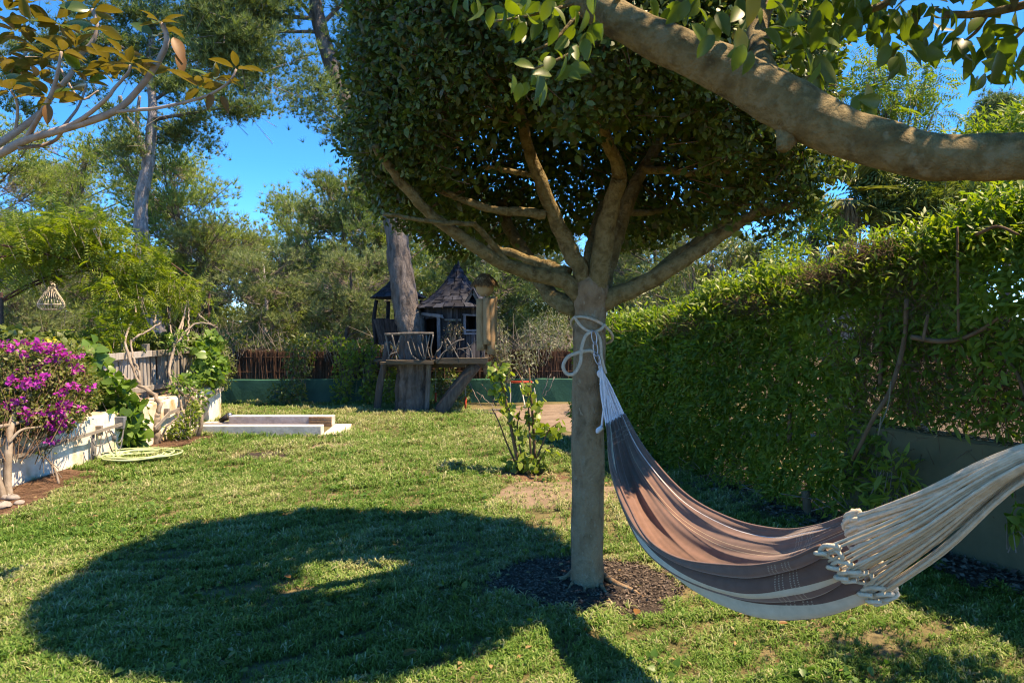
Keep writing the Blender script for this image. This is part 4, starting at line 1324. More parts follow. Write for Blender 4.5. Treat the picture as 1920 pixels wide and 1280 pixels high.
limb(tree_h, [(804, 680, 11.85), (802, 725, 11.85), (799, 772, 11.85)], 10, 10, M['grey_wood'], 10, 'support_post', .06, 9)
limb(tree_h, [(893, 682, 11.75), (862, 720, 11.75), (836, 756, 11.75), (826, 772, 11.75)], 22, 27, M['grey_wood'], 16, 'diagonal_log', .04, 12)
MB().plank(P(911, 678, 11.6), P(910, 703, 11.6), .17, .05, (1, 0, 0), .004, .15).build('corner_board', M['deck'], tree_h)
# house body: octagonal plank wall
R8 = .56
zb, zt = DZ + .045, 1.86
door_az = math.radians(232)
for k in range(40):
    a = 2 * math.pi * k / 40
    seg = (k // 5) * math.pi / 4 + math.pi / 8
    rr_ = R8 * math.cos(math.pi / 8) / math.cos(a - seg + .02)
    c = np.array([hc.x + rr_ * math.cos(a), HY + rr_ * math.sin(a), 0])
    deg = math.degrees(a) % 360
    lo, hi = zb, zt + rng.normal(0, .008)
    tang = (-math.sin(a), math.cos(a), 0)
    if 215 <= deg <= 250:      # doorway
        lo = 1.62
    if 298 <= deg <= 332:      # window
        MB().plank((c[0], c[1], zb), (c[0], c[1], 1.40), .092, .022, tang, .002).build('wall_plank', M['old_wood'], tree_h)
        lo = 1.66
    MB().plank((c[0], c[1], lo), (c[0], c[1], hi), .092, .022 + rng.uniform(0, .012), tang, .002).build('wall_plank', M['old_wood'], tree_h)


def on_wall(deg, z, r=R8 + .035):
    a = math.radians(deg)
    return (hc.x + r * math.cos(a), HY + r * math.sin(a), z)


MB().plank(on_wall(210, zb), on_wall(211, 1.66), .06, .06, (1, .6, 0), .004).build('door_jamb', M['white_trim'], tree_h)
MB().plank(on_wall(253, zb), on_wall(251, 1.66), .055, .06, (1, .4, 0), .004).build('door_jamb', M['white_trim'], tree_h)
MB().plank(on_wall(203, 1.71, R8 + .05), on_wall(258, 1.66, R8 + .05), .05, .07, (0, 0, 1), .006).build('door_lintel', M['white_trim'], tree_h)
wf = MB()
for a0, b0, q0, q1 in ((296, 296, 1.36, 1.70), (334, 334, 1.36, 1.70)):
    wf.plank(on_wall(a0, q0, R8 + .03), on_wall(b0, q1, R8 + .03), .04, .03, (.5, .8, 0), .003)
for z in (1.36, 1.42, 1.69):
    wf.plank(on_wall(293, z, R8 + .04), on_wall(337, z, R8 + .04), .03, .035, (0, 0, 1), .003)
wf.build('window_frame', M['white_trim'], tree_h)
MB().plank(on_wall(262, 1.60), on_wall(290, 1.60), .035, .05, (0, 0, 1), .003).build('shelf_board', M['grey_wood'], tree_h)
for dg in (282, 345):
    MB().tube(cr([on_wall(dg, zb), on_wall(dg + 1, 1.4), on_wall(dg, 1.84)], 8), .02, 7, .1).build('corner_pole', M['old_wood'], tree_h)


# roof: concave cone with courses of shingles
def shingled_roof(th, c, z0, z1, r0, courses, flare, name='shingle', around=26, front_only=True):
    core = []
    for i in range(courses + 1):
        t = i / courses
        r_ = r0 * ((1 - t) * (1 - flare) + flare * (1 - t) ** 3) + .012
        core.append((r_ * .955, z0 + (z1 - z0) * t - .02))
    MB().lathe([(0, core[0][1])] + core + [(0, core[-1][1] + .02)], c, 16).build('roof_core', M['old_wood'], th)
    me = None
    for i in range(courses):
        t = i / courses
        t2 = (i + 1.25) / courses
        ra = r0 * ((1 - t) * (1 - flare) + flare * (1 - t) ** 3) + .012
        rb = r0 * ((1 - min(t2, 1)) * (1 - flare) + flare * (1 - min(t2, 1)) ** 3) + .008
        za, zb_ = z0 + (z1 - z0) * t, z0 + (z1 - z0) * min(t2, 1.0)
        nn = max(6, int(around * (ra / r0) ** .8))
        for k in range(nn):
            a = 2 * math.pi * (k + .5 * (i % 2)) / nn
            dg = math.degrees(a) % 360
            if front_only and not (170 < dg < 372 or dg < 12):
                continue
            p0 = np.array([c[0] + ra * math.cos(a), c[1] + ra * math.sin(a), c[2] + za + rng.normal(0, .006)])
            p1 = np.array([c[0] + rb * math.cos(a), c[1] + rb * math.sin(a), c[2] + zb_])
            wd = 2 * math.pi * ra / nn * rng.uniform(.86, .97)
            o = MB().plank(p0, p1, wd, .016, (-math.sin(a), math.cos(a), 0), .003, max(.25, rb / ra)).build('shingle', M['shingle'], th)


zE = 1.55 + (605 - 577) / F * HY
shingled_roof(tree_h, (hc.x + .09, HY, 0), zE, 1.55 + (605 - 492) / F * HY, .76, 14, .45)
MB().lathe([(.0, -.05), (.045, -.02), (.03, .04), (.0, .08)], (hc.x + .09, HY, 1.55 + (605 - 494) / F * HY), 8).build('finial', M['old_wood'], tree_h)
# dormer on the right of the roof
dm = P(884, 560, 11.75)
MB().plank(P(871, 572, 11.7), P(886, 546, 11.7), .025, .05, (0, 1, 0)).plank(P(886, 546, 11.7), P(899, 570, 11.7), .025, .05, (0, 1, 0)).build('dormer_frame', M['grey_wood'], tree_h)
for s in (0, 1):
    p0, p1 = (P(868, 573, 11.68), P(887, 541, 11.68)) if s == 0 else (P(904, 574, 11.68), P(887, 541, 11.68))
    mb = MB()
    vs = [p0, p1, p1 + Vector((0, .5, .02)), p0 + Vector((0, .4, .06))]
    vs = vs + [q + Vector((0, 0, .018)) for q in vs]
    mb.add(vs, [(3, 2, 1, 0), (4, 5, 6, 7), (0, 1, 5, 4), (1, 2, 6, 5), (2, 3, 7, 6), (3, 0, 4, 7)])
    mb.build('dormer_roof', M['shingle'], tree_h)
# left turret
tc = P(747, 600, 12.75)
zT = 1.55 + (605 - 558) / F * 12.75
shingled_roof(tree_h, (tc.x, 12.75, 0), zT, 1.55 + (605 - 508) / F * 12.75, .50, 8, .35, around=18)
for pth in ([(706, 562, 12.6), (701, 600, 12.6), (705, 645, 12.6)], [(728, 565, 12.9), (727, 610, 12.9)], [(790, 562, 12.6), (792, 620, 12.6), (790, 670, 12.6)], [(742, 563, 13.1), (743, 650, 13.1)]):
    limb(tree_h, pth, 7, 8, M['old_wood'], 8, 'turret_post', .06, 7)
for k in range(16):
    a = math.radians(150 + k * 15)
    r_ = .40
    c0 = np.array([tc.x - .03 + r_ * .8 * math.cos(a), 12.75 + r_ * .8 * math.sin(a), 1.16])
    c1 = np.array([tc.x - .03 + r_ * 1.08 * math.cos(a), 12.75 + r_ * 1.08 * math.sin(a), 1.62 + rng.normal(0, .012)])
    MB().plank(c0, c1, .11, .02, (-math.sin(a), math.cos(a), 0), .003).build('basket_plank', M['old_wood'], tree_h)
MB().lathe([(0, -.02), (.36, 0), (.36, .03), (0, .03)], (tc.x - .03, 12.75, 1.15), 14).build('basket_floor', M['old_wood'], tree_h)
MB().tube([P(735, 660, 12.7), P(725, 648, 12.75), P(740, 636, 12.75)], .03, 6).build('basket_strut', M['old_wood'], tree_h)
# railing
limb(tree_h, [(721, 627, 11.52), (765, 625, 11.52), (813, 625, 11.52)], 5, 5, M['grey_wood'], 14, 'railing_bar', .1, 7)
RY = 11.52
rail_paths = [[(723, 627), (727, 650), (731, 676)], [(731, 640), (738, 652), (727, 672)], [(735, 628), (742, 655), (752, 676)], [(752, 628), (743, 652), (733, 676)], [(759, 628), (757, 652), (758, 676)], [(764, 640), (772, 665), (786, 676)],
              [(771, 630), (778, 655), (786, 676)], [(783, 640), (787, 660), (796, 676)], [(787, 628), (793, 655), (796, 676)], [(792, 628), (795, 648), (808, 653)], [(806, 628), (800, 655), (797, 676)], [(812, 627), (808, 655), (812, 676)],
              [(799, 628), (803, 660), (810, 676)], [(812, 676), (822, 655), (838, 634)], [(820, 676), (832, 660), (850, 650)], [(838, 634), (848, 650), (862, 676)], [(838, 654), (856, 640), (870, 636)], [(850, 655), (866, 655), (880, 668)],
              [(866, 654), (880, 650), (897, 634)], [(880, 650), (876, 643)], [(880, 652), (884, 662), (886, 676)], [(818, 660), (826, 652), (829, 640)], [(835, 640), (836, 655), (828, 672)], [(727, 676), (733, 664), (744, 660)], [(744, 676), (742, 655), (748, 640)], [(900, 676), (906, 660), (914, 650)]]
for q in rail_paths:
    limb(tree_h, [(u, v, RY + rng.normal(0, .03)) for u, v in q], rng.uniform(2.6, 3.6), rng.uniform(1.4, 2.4), M['grey_wood'], 10, 'railing_branch', .12, 6)
pl = bush('potted_creeper', 'dark dry creeper growing on the treehouse deck against its wall', 'plant', [(P(852, 618, 11.6), (.16, .08, .14), 1), (P(838, 640, 11.6), (.12, .08, .10), .5)], 320, .04, L5, leaf_mat('dull leaves', [(.06, .07, .025), (.10, .09, .035), (.14, .10, .06)], trans=.2), 0, foot=(P(850, 670, 11.6).x, 11.6, DZ + .04), twigs=60, twig_m=M['twig'])
# rope swing under the deck
sw = thing('rope_swing', 'ropes with orange red sleeves hanging below the treehouse deck', 'swing', tuple(P(845, 690, 12.3)))
for u, v0, v1, v2, y in ((817, 684, 736, 762, 12.6), (873, 684, 743, 770, 11.95)):
    MB().tube([P(u, v0, y), P(u, v1, y)], .006, 5).build('rope', M['rope_dark'], sw)
    MB().tube([P(u, v1, y), P(u - .5, v2, y)], .019, 8).build('sleeve', M['red'], sw, True)
gf = thing('goal_frame', 'small frame with red top bar standing at the dry soil edge', 'frame', tuple(G(985, 770)))
yg = 12.3
MB().tube([P(958, 716, yg), P(998, 716, yg)], .018, 8).build('crossbar', M['red'], gf, True)
for a in ([(957, 716, yg), (957, 748, yg), (955, 768, yg)], [(999, 716, yg), (1004, 742, yg), (1006, 766, yg)], [(975, 722, yg + .3), (980, 740, yg + .2), (985, 765, yg)]):
    MB().tube(cr(px(a), 8), .012, 6).build('upright', M['wicker'], gf, True)
for i, (a, lab) in enumerate([([(880, 715, 12.4), (893, 745, 12.2), (908, 768, 12.0)], 'thin grey stick leaning under the deck beside the red sleeve'), ([(895, 735, 11.8), (915, 752, 11.6), (932, 772, 11.4)], 'bare branch leaning between the deck and the sapling'), ([(1018, 738, 11.2), (1025, 720, 11.2), (1026, 705, 11.2)], 'pale dry twig standing before the green wall right of the goal'),
                              ([(1020, 742, 11.2), (1032, 725, 11.2), (1038, 708, 11.2)], 'pale dry twig rightmost before the green wall')]):
    pp = cr(px(a), 10) + rng.normal(0, .008, (10, 3))
    mb = MB().tube(pp, np.linspace(.008, .004, 10), 5, .1)
    mb.tube([pp[6], pp[6] + np.array([.06, 0, .12])], .004, 4)
    tag(mb.build('dry_branch', M['twig'], None, True), lab, 'branch')
for i, (a, lab) in enumerate([([(850, 771, 12.2), (900, 772, 12.3), (960, 770, 12.4)], 'thin pole lying on the ground beyond the treehouse'), ([(880, 776, 11.6), (930, 778, 11.5)], 'short stick lying on the soil edge')]):
    tag(MB().tube(cr([G(u, v) + Vector((0, 0, .03)) for u, v, _ in a], 8), .015, 6, .1).build('stick', M['grey_wood'], None, True), lab, 'stick')

# ------------------------------------------------------------------ clipped tree
th = thing('clipped_tree', 'clipped drum shaped ficus with smooth grey trunk in a mulch ring', 'tree', (TX, TY, 0))
tk = cr([P(1101, 1108, TY), P(1101, 1085, TY), P(1101, 1030, TY), P(1102, 900, TY), P(1103, 760, TY), P(1105, 640, TY), P(1107, 585, TY), P(1108, 548, TY), P(1110, 505, TY)], 60)
tr_ = np.interp(np.linspace(0, 1, 60), [0, .04, .10, .2, .5, .76, .86, .92, 1], [.15, .122, .103, .095, .0975, .094, .108, .104, .04])
MB().tube(tk, tr_, 24, .012, True, .02).build('trunk', M['bark_smooth'], th, True)
for pth, w0, w1 in [([(1085, 1075), (1060, 1092), (1038, 1090), (1020, 1096)], 16, 6), ([(1118, 1078), (1150, 1100), (1185, 1110), (1215, 1125)], 18, 5), ([(1100, 1085), (1098, 1105), (1092, 1122)], 15, 5), ([(1115, 1080), (1130, 1108), (1150, 1125)], 14, 5), ([(1090, 1080), (1070, 1105), (1055, 1125)], 12, 4)]:
    pp = np.array([list(G(u, v)) for u, v in pth])
    pp[:, 2] = np.linspace(.045, .0, len(pp))
    MB().tube(cr(pp, 12), np.linspace(w0, w1, 12) * .38 * TY / F, 8, .1).build('root', M['bark_smooth'], th, True)
brs = [([(1090, 556, 4.05), (1062, 530, 4.02), (1035, 520, 3.98), (960, 502, 3.88), (892, 462, 3.75), (820, 412, 3.62), (775, 370, 3.5), (738, 325, 3.4), (700, 270, 3.3)], 36, 15),
       ([(1068, 512, 4.05), (1030, 498, 4.1), (985, 484, 4.15), (918, 463, 4.25)], 22, 14),
       ([(1100, 545, 4.05), (1090, 510, 4.02), (1070, 470, 3.98), (1042, 415, 3.9), (1018, 350, 3.8), (992, 280, 3.72), (975, 215, 3.65), (960, 130, 3.55)], 38, 18),
       ([(1022, 402, 3.87), (985, 398, 3.85), (930, 393, 3.8), (870, 376, 3.74), (832, 360, 3.7)], 20, 12),
       ([(1008, 330, 3.8), (960, 322, 3.78), (905, 312, 3.74)], 12, 8),
       ([(1116, 550, 4.03), (1128, 480, 3.98), (1140, 410, 3.92), (1156, 350, 3.85), (1160, 318, 3.8), (1140, 270, 3.72), (1122, 215, 3.65), (1105, 150, 3.55)], 44, 17),
       ([(1122, 550, 4.1), (1138, 500, 4.15), (1160, 430, 4.2), (1185, 360, 4.25), (1212, 310, 4.3), (1250, 230, 4.4)], 40, 18),
       ([(1205, 318, 4.28), (1250, 320, 4.2), (1300, 326, 4.1), (1370, 322, 4.0)], 18, 8),
       ([(1180, 398, 4.22), (1220, 398, 4.4), (1262, 388, 4.6)], 14, 9),
       ([(1125, 568, 4.05), (1165, 550, 4.02), (1210, 530, 3.98), (1275, 492, 3.92), (1340, 448, 3.85), (1400, 408, 3.78), (1440, 395, 3.72), (1490, 385, 3.66)], 40, 16),
       ([(1220, 520, 4.0), (1270, 478, 4.1), (1320, 445, 4.2), (1370, 405, 4.3), (1410, 350, 4.4)], 22, 12),
       ([(1084, 578, 4.1), (1058, 570, 4.15), (1030, 552, 4.25), (1008, 520, 4.4), (985, 475, 4.6), (955, 430, 4.8), (940, 380, 4.9)], 38, 20),
       ([(1108, 540, 4.15), (1106, 480, 4.3), (1115, 430, 4.5), (1130, 380, 4.7)], 26, 14),
       ([(975, 222, 3.66), (1010, 236, 3.6), (1060, 236, 3.5), (1092, 226, 3.45), (1105, 200, 3.4)], 10, 7),
       ([(1126, 240, 3.68), (1100, 215, 3.6), (1098, 180, 3.5)], 9, 5),
       ([(960, 502, 3.88), (900, 430, 3.7), (880, 420, 3.6), (800, 415, 3.4), (720, 400, 3.25)], 13, 7)]
for pth, w0, w1 in brs:
    n = 26
    pp = cr([P(*q) for q in pth], n)
    pp[2:] += rng.normal(0, .003, pp[2:].shape)
    ww = (w1 + (w0 - w1) * (1 - np.linspace(0, 1, n)) ** 1.2) * .5 * np.array([p[1] for p in pp]) / F
    MB().tube(pp, ww, 12, .03, True, .035).build('branch', M['bark_mossy'], th, True)
CR, ZB, ZT = 1.36, 2.14, 3.66
CX, CY = .40, 4.02


def crown_r(az):
    return CR * (1 + .03 * np.sin(3 * az + 1) + .025 * np.sin(5 * az + 2.2) + .015 * np.sin(11 * az))


N1 = 150000
az = rng.uniform(0, 6.283, N1)
kind = rng.uniform(0, 1, N1)
dep = rng.exponential(.15, N1).clip(0, .5) - .015 - (rng.uniform(0, 1, N1) < .05) * rng.uniform(0, .09, N1)
zz = np.zeros(N1)
rad = np.zeros(N1)
R0 = crown_r(az)
zlow = ZB - .04 + .40 * np.clip(-np.sin(az), 0, 1) ** 2 + .05 * np.sin(2 * az + .5) + .05 * np.sin(5 * az) + .045 * np.sin(9 * az + 1) + .03 * np.sin(17 * az + 2)
side = kind < .50
topm = (kind >= .50) & (kind < .82)
botm = kind >= .82
h = rng.uniform(0, 1, N1)
zz = np.where(side, zlow + (ZT - zlow) * h, 0)
prof = (1 - np.abs(2 * h - 1) ** 5 * .22)
prof = np.where(h < .25, 1 - (.25 - h) ** 2 * 3.2, prof)
rad = np.where(side, R0 * prof - dep + .035 * smooth_noise(az * 1.36, h * 1.5, 51, 7.0), 0)
q = np.sqrt(rng.uniform(0, 1, N1))
zz = np.where(topm, ZT - .12 * q ** 4 + .05 * (1 - q * q) - dep, zz)
rad = np.where(topm, R0 * q * .97, rad)
# underside: an annulus, rising towards the hollow middle
qb = np.sqrt(rng.uniform(.40, 1, N1))
zz = np.where(botm, zlow + .03 + 1.25 * ((1 - qb) / .42) ** .75 + dep * .6, zz)
rad = np.where(botm, R0 * qb * .92, rad)
pos = np.stack([CX + rad * np.cos(az), CY + rad * np.sin(az), zz], 1)
outw = np.stack([np.cos(az), np.sin(az), np.zeros(N1)], 1)
outw[topm] = [0, 0, 1]
outw[botm] = outw[botm] * .5 + np.array([0, 0, -.8])
# gap cut along the sun direction, shaped to let a patch of sun through
s_ = np.array(SUN)
g0 = np.array([-1.02, 4.18, 0])
rel = pos - g0
perp = rel - (rel @ s_)[:, None] * s_
pd = np.hypot(perp[:, 0] * 1.0, np.hypot(perp[:, 1], perp[:, 2]) * 1.0)
lobes = .265 + .06 * np.sin(3 * np.arctan2(perp[:, 1], perp[:, 0])) + rng.normal(0, .025, N1)
keep = pd > lobes
g1 = np.array([-1.27, 4.02, 0])
rel = pos - g1
perp = rel - (rel @ s_)[:, None] * s_
keep &= np.linalg.norm(perp, axis=1) > .10 + rng.normal(0, .03, N1)
gapn = smooth_noise(pos[:, 0] * 1.0 + pos[:, 2] * .9, pos[:, 1] + pos[:, 2] * .6, 52, 13.0)
keep &= ~((gapn > .95) & (dep < .2) & ~topm & (rng.uniform(0, 1, N1) < .75))
pos, outw, dep2 = pos[keep], unit(outw[keep]), dep[keep]
n = len(pos)
d = unit(outw * .55 + rdir(n) * .75 + np.array([0, 0, -.25]))
nn = unit(outw * .9 + rdir(n) * .55 + np.array([0, 0, .35]))
front = ((pos - np.array([0, 0, EYE])) * outw).sum(1) < 0
score = np.where(front & (dep2 < .04), 1.0, .05)
foliage(th, pos, d, nn, rng.uniform(.024, .046, n) * (1 + 1.8 * np.clip(dep2, 0, .4)), L6, M['ficus'], 300, score=score)
kk = np.where(dep2 < .12)[0]
kk = kk[rng.integers(0, len(kk), 3600)]
sticks(th, pos[kk] - outw[kk] * .07 + rng.normal(0, .045, (3600, 3)), pos[kk] + rng.normal(0, .02, (3600, 3)), .0022, M['twig_red'], 'fine_twigs')
k = rng.integers(0, n, 900)
tip = pos[k]
cen = np.array([CX, CY, 2.6])
sticks(th, tip + (cen - tip) * rng.uniform(.12, .4, (900, 1)) + rng.normal(0, .06, (900, 3)), tip, .0045, M['twig_brown'])

# ------------------------------------------------------------------ hammock
hm = thing('hammock', 'brown hammock with cream stripes slung from the clipped tree', 'hammock', (.95, 2.5, .45))
Ys = [3.9, 3.55, 3.15, 2.8, 2.5, 2.3, 2.15]
guide = [([(1170, 775), (1212, 845), (1285, 925), (1370, 972), (1460, 992), (1530, 985), (1592, 966)], [.04, .08, .14, .17, .18, .15, .08]),
         ([(1163, 779), (1199, 862), (1264, 944), (1348, 998), (1442, 1022), (1515, 1012), (1592, 978)], [.06, .09, .13, .15, .15, .12, .07]),
         ([(1157, 783), (1188, 880), (1244, 966), (1325, 1030), (1420, 1058), (1505, 1045), (1600, 1010)], [.05, .07, .09, .11, .11, .09, .05]),
         ([(1150, 787), (1175, 893), (1225, 990), (1302, 1062), (1405, 1110), (1500, 1105), (1625, 1062)], [.03, .04, .05, .06, .06, .04, .02]),
         ([(1144, 791), (1158, 893), (1202, 1000), (1280, 1080), (1400, 1142), (1525, 1150), (1652, 1112)], [.0, -.01, -.02, -.03, -.03, -.03, -.02]),
         ([(1138, 795), (1148, 887), (1192, 995), (1267, 1064), (1385, 1108), (1495, 1102), (1595, 1070)], [-.03, -.05, -.08, -.11, -.12, -.10, -.06]),
         ([(1140, 793), (1150, 880), (1197, 984), (1268, 1042), (1377, 1059), (1470, 1047), (1543, 1022)], [-.05, -.08, -.13, -.17, -.18, -.15, -.08])]
NT, NV = 110, 220
curves = []
for pts_, dy in guide:
    curves.append(cr([P(u, v, Y + q * .65) for (u, v), Y, q in zip(pts_, Ys, dy)], NT))
curves = np.array(curves)            # 7, NT, 3
surf = np.zeros((NT, NV, 3))
for i in range(NT):
    surf[i] = cr(curves[:, i], NV)
# lengthwise folds, strongest near the gathered ends
tang = np.gradient(surf, axis=0)
acr = np.gradient(surf, axis=1)
nrm = np.cross(tang, acr)
nrm /= np.linalg.norm(nrm, axis=2)[..., None] + 1e-9
tt = np.linspace(0, 1, NT)[:, None]
vv = np.linspace(0, 1, NV)[None, :]
ends = .35 + 1.0 * np.exp(-tt / .13) + .9 * np.exp(-(1 - tt) / .16)
wob = vv + .02 * np.sin(tt * 5 + 2) + .012 * np.sin(tt * 11)
rip = (.45 * np.sin(wob * 2 * math.pi * 6.5 + .6) + .35 * np.sin(wob * 2 * math.pi * 11.3 + 1.9 + tt * 1.5) + .2 * np.sin(wob * 2 * math.pi * 19 + 4 * tt))
amp = .0105 * ends
rim = np.minimum(1, np.minimum(vv, 1 - vv) / .03)
big = .026 * np.sin(vv * 2 * math.pi * 3.3 + .8 + tt * 1.2) * (.35 + np.exp(-(1 - tt) / .3) + .6 * np.exp(-tt / .2)) * rim
ref = (surf[:, :1] + surf[:, -1:]) / 2
sg = np.sign(((surf - ref) * nrm).sum(2).mean())
sm_ = lambda x, a_, b_: np.clip((x - a_) / (b_ - a_), 0, 1) ** 2 * (3 - 2 * np.clip((x - a_) / (b_ - a_), 0, 1))
ph_ = vv * 6.6 + .35 * np.sin(tt * 3.2 + 1) + .12 * np.sin(tt * 9)
crease = np.abs(np.sin(math.pi * ph_)) ** .55 - .55
near_ = sm_(vv, .60, .72) * (1 - .6 * sm_(vv, .95, 1.0)) * (.25 + .75 * sm_(tt, .15, .45))
inner_ = sm_(vv, .03, .1) * (1 - sm_(vv, .45, .6)) * (.25 + .5 * np.exp(-tt / .3) + .35 * sm_(tt, .6, 1))
fold = .042 * crease * near_ + .016 * crease * inner_
surf = surf + nrm * (amp * rip * .6 + sg * fold)[..., None]
surf += nrm * (.006 * np.sin(tt * 17 + 7 * vv) * np.sin(vv * 23 + 3))[..., None]
# thickness: doubled sheet
V = surf.reshape(-1, 3)
i, j = np.meshgrid(np.arange(NT - 1), np.arange(NV - 1), indexing='ij')
a = (i * NV + j).ravel()
T = np.stack([a, a + 1, a + NV + 1, a + NV], 1)
me = tri_mesh('cloth', V, T, True)
uv = me.uv_layers.new(name='UVMap')
li = np.zeros(len(me.loops), dtype=np.int32)
me.loops.foreach_get('vertex_index', li)
U = np.stack([np.repeat(np.linspace(0, 1, NT), NV), np.tile(np.linspace(0, 1, NV), NT)], 1)
uv.data.foreach_set('uv', U[li].astype(np.float32).ravel())
m, t, b, o = new_mat('striped cloth')
tc_ = t.nodes.new('ShaderNodeTexCoord')
sp = t.nodes.new('ShaderNodeSeparateXYZ')
t.links.new(tc_.outputs['UV'], sp.inputs[0])
BR, BR2, CRM, TAN = (.165, .09, .067), (.19, .107, .08), (.60, .51, .37), (.45, .33, .20)
stops = [(0, BR)]
for c0, w_, colr in ((.075, .009, (.60, .58, .55)), (.225, .0035, TAN), (.255, .0035, TAN), (.685, .065, CRM), (.782, .004, TAN), (.822, .03, CRM), (.93, .004, TAN)):
    stops += [(c0, colr), (c0 + w_, BR2 if int(c0 * 100) % 2 else BR)]
rp = ramp(t, [(p, c) for p, c in stops], sp.outputs['Y'])
rp.color_ramp.interpolation = 'CONSTANT'
# woven dotted bands near both ends
wv = t.nodes.new('ShaderNodeMath'); wv.operation = 'MULTIPLY'; wv.inputs[1].default_value = 130
t.links.new(sp.outputs['Y'], wv.inputs[0])
fr_ = t.nodes.new('ShaderNodeMath'); fr_.operation = 'FRACT'
t.links.new(wv.outputs[0], fr_.inputs[0])
gt_ = t.nodes.new('ShaderNodeMath'); gt_.operation = 'GREATER_THAN'; gt_.inputs[1].default_value = .45
t.links.new(fr_.outputs[0], gt_.inputs[0])
br_ = ramp(t, sum([[(c0, (.4, .4, .4)), (c0 + .003, (0, 0, 0))] for c0 in (.035, .05, .065, .775, .787, .799, .823, .835, .847)], [(0, (0, 0, 0))]), sp.outputs['X'])
br_.color_ramp.interpolation = 'CONSTANT'
mu = t.nodes.new('ShaderNodeMath'); mu.operation = 'MULTIPLY'
t.links.new(gt_.outputs[0], mu.inputs[0]); t.links.new(br_.outputs[0], mu.inputs[1])
mi = t.nodes.new('ShaderNodeMix'); mi.data_type = 'RGBA'
t.links.new(mu.outputs[0], mi.inputs[0]); t.links.new(rp.outputs[0], mi.inputs[6]); mi.inputs[7].default_value = (*CRM, 1)
nz = noise(t, 26, 5, tc_.outputs['Object'])
mm = t.nodes.new('ShaderNodeMix'); mm.data_type = 'RGBA'; mm.blend_type = 'MULTIPLY'; mm.inputs[0].default_value = .5
t.links.new(mi.outputs[2], mm.inputs[6]); t.links.new(ramp(t, [(.3, (.72, .72, .72)), (.7, (1.15, 1.12, 1.1))], nz.outputs[0]).outputs[0], mm.inputs[7])
t.links.new(mm.outputs[2], b.inputs['Base Color'])
b.inputs['Roughness'].default_value = .92
b.inputs['Specular IOR Level'].default_value = .15
b.inputs['Sheen Weight'].default_value = .25
nb = noise(t, 420, 3, tc_.outputs['Object'])
bp = t.nodes.new('ShaderNodeBump'); bp.inputs['Strength'].default_value = .25; bp.inputs['Distance'].default_value = .002
t.links.new(nb.outputs[0], bp.inputs['Height']); t.links.new(bp.outputs[0], b.inputs['Normal'])
cloth = link('cloth', me, m, hm)
sd_ = cloth.modifiers.new('thickness', 'SOLIDIFY'); sd_.thickness = .004; sd_.offset = 0
# hems
for e in (0, NV - 1):
    MB().tube(surf[::2, e], .006, 6).build('hem', m, hm, True)
# far-end cords to the near tree
ANCH = np.array([1.44, 1.02, 1.56])
bun = np.array(list(P(1925, 866, 1.65)))
rr = np.random.default_rng(9)
ncord = 54
for k in range(ncord):
    v_ = (k + .5) / ncord
    s0 = surf[-1, int(v_ * (NV - 1))]
    ang = 2 * math.pi * (v_ * 1.0) + .6
    ax = unit(ANCH - bun)
    e1 = unit(np.cross(ax, [0, 0, 1.0])); e2 = np.cross(e1, ax)
    rr_ = .040 * math.sqrt(((k * 7) % ncord + .5) / ncord)
    q1 = bun + rr_ * (math.cos(ang) * e1 + math.sin(ang) * e2)
    tw = ang + 1.4
    q2 = bun + (ANCH - bun) * .5 + rr_ * .6 * (math.cos(tw) * e1 + math.sin(tw) * e2)
    mid = s0 * .52 + q1 * .48 + np.array([0, 0, -.012]) + rr.normal(0, .004, 3)
    path = cr([s0 + (s0 - mid) * .03, s0, mid, q1, q2, ANCH], 26)
    MB().tube(path, .0046, 6, .06).build('cord', M['cream_rope'], hm, True)
# loops and knots of the fringe
for k in range(26):
    v_ = (k + .5) / 26
    jj = int(v_ * (NV - 1))
    s0 = surf[-1, jj]
    tg = unit(surf[-1, jj] - surf[-4, jj])
    ac = unit(surf[-1, min(jj + 2, NV - 1)] - surf[-1, max(jj - 2, 0)])
    up = np.cross(tg, ac)
    r_ = rr.uniform(.013, .02)
    lp_ = [s0 - tg * .02 + ac * r_ * .4, s0 + tg * .012 + ac * r_ + up * .008, s0 + tg * .045 + up * .012, s0 + tg * .02 - ac * r_ - up * .006, s0 - tg * .018 - ac * r_ * .3, s0 - tg * .03 + up * .012 + ac * r_ * .6, s0 + tg * .005 + up * .022]
    MB().tube(cr(lp_, 22), .0075, 6, .06).build('fringe_loop', M['cream_rope'], hm, True)
# near-end cords up to the tree
kn = np.array(list(P(1126, 690, 3.95)))
for k in range(22):
    v_ = (k + .5) / 22
    s0 = surf[0, int(v_ * (NV - 1))]
    off = rr.normal(0, .009, 3)
    mid = s0 * .45 + kn * .55 + rr.normal(0, .008, 3) + np.array([0, 0, -.006])
    MB().tube(cr([s0 - np.array([0, 0, .015]), s0, mid, kn + off * .5, kn + off * .4 + np.array([0, 0, .05])], 16), .0052, 6, .04).build('cord', M['white_rope'], hm, True)
MB().tube(cr([P(1124, 665, 3.94), P(1130, 690, 3.93), P(1122, 700, 3.93), P(1132, 712, 3.93), P(1126, 722, 3.93)], 20), .012, 7, .08).build('whipping', M['white_rope'], hm, True)
MB().tube(cr([P(1128, 690, 3.9), P(1134, 740, 3.89), P(1130, 780, 3.89), P(1127, 806, 3.88)], 14), .006, 6).build('cord_tail', M['white_rope'], hm, True)
MB().tube(cr([P(1130, 800, 3.88), P(1122, 806, 3.88), P(1120, 812, 3.88)], 8), [.012, .014, .016, .016, .015, .013, .011, .006], 7, .1).build('knot', M['white_rope'], hm, True)
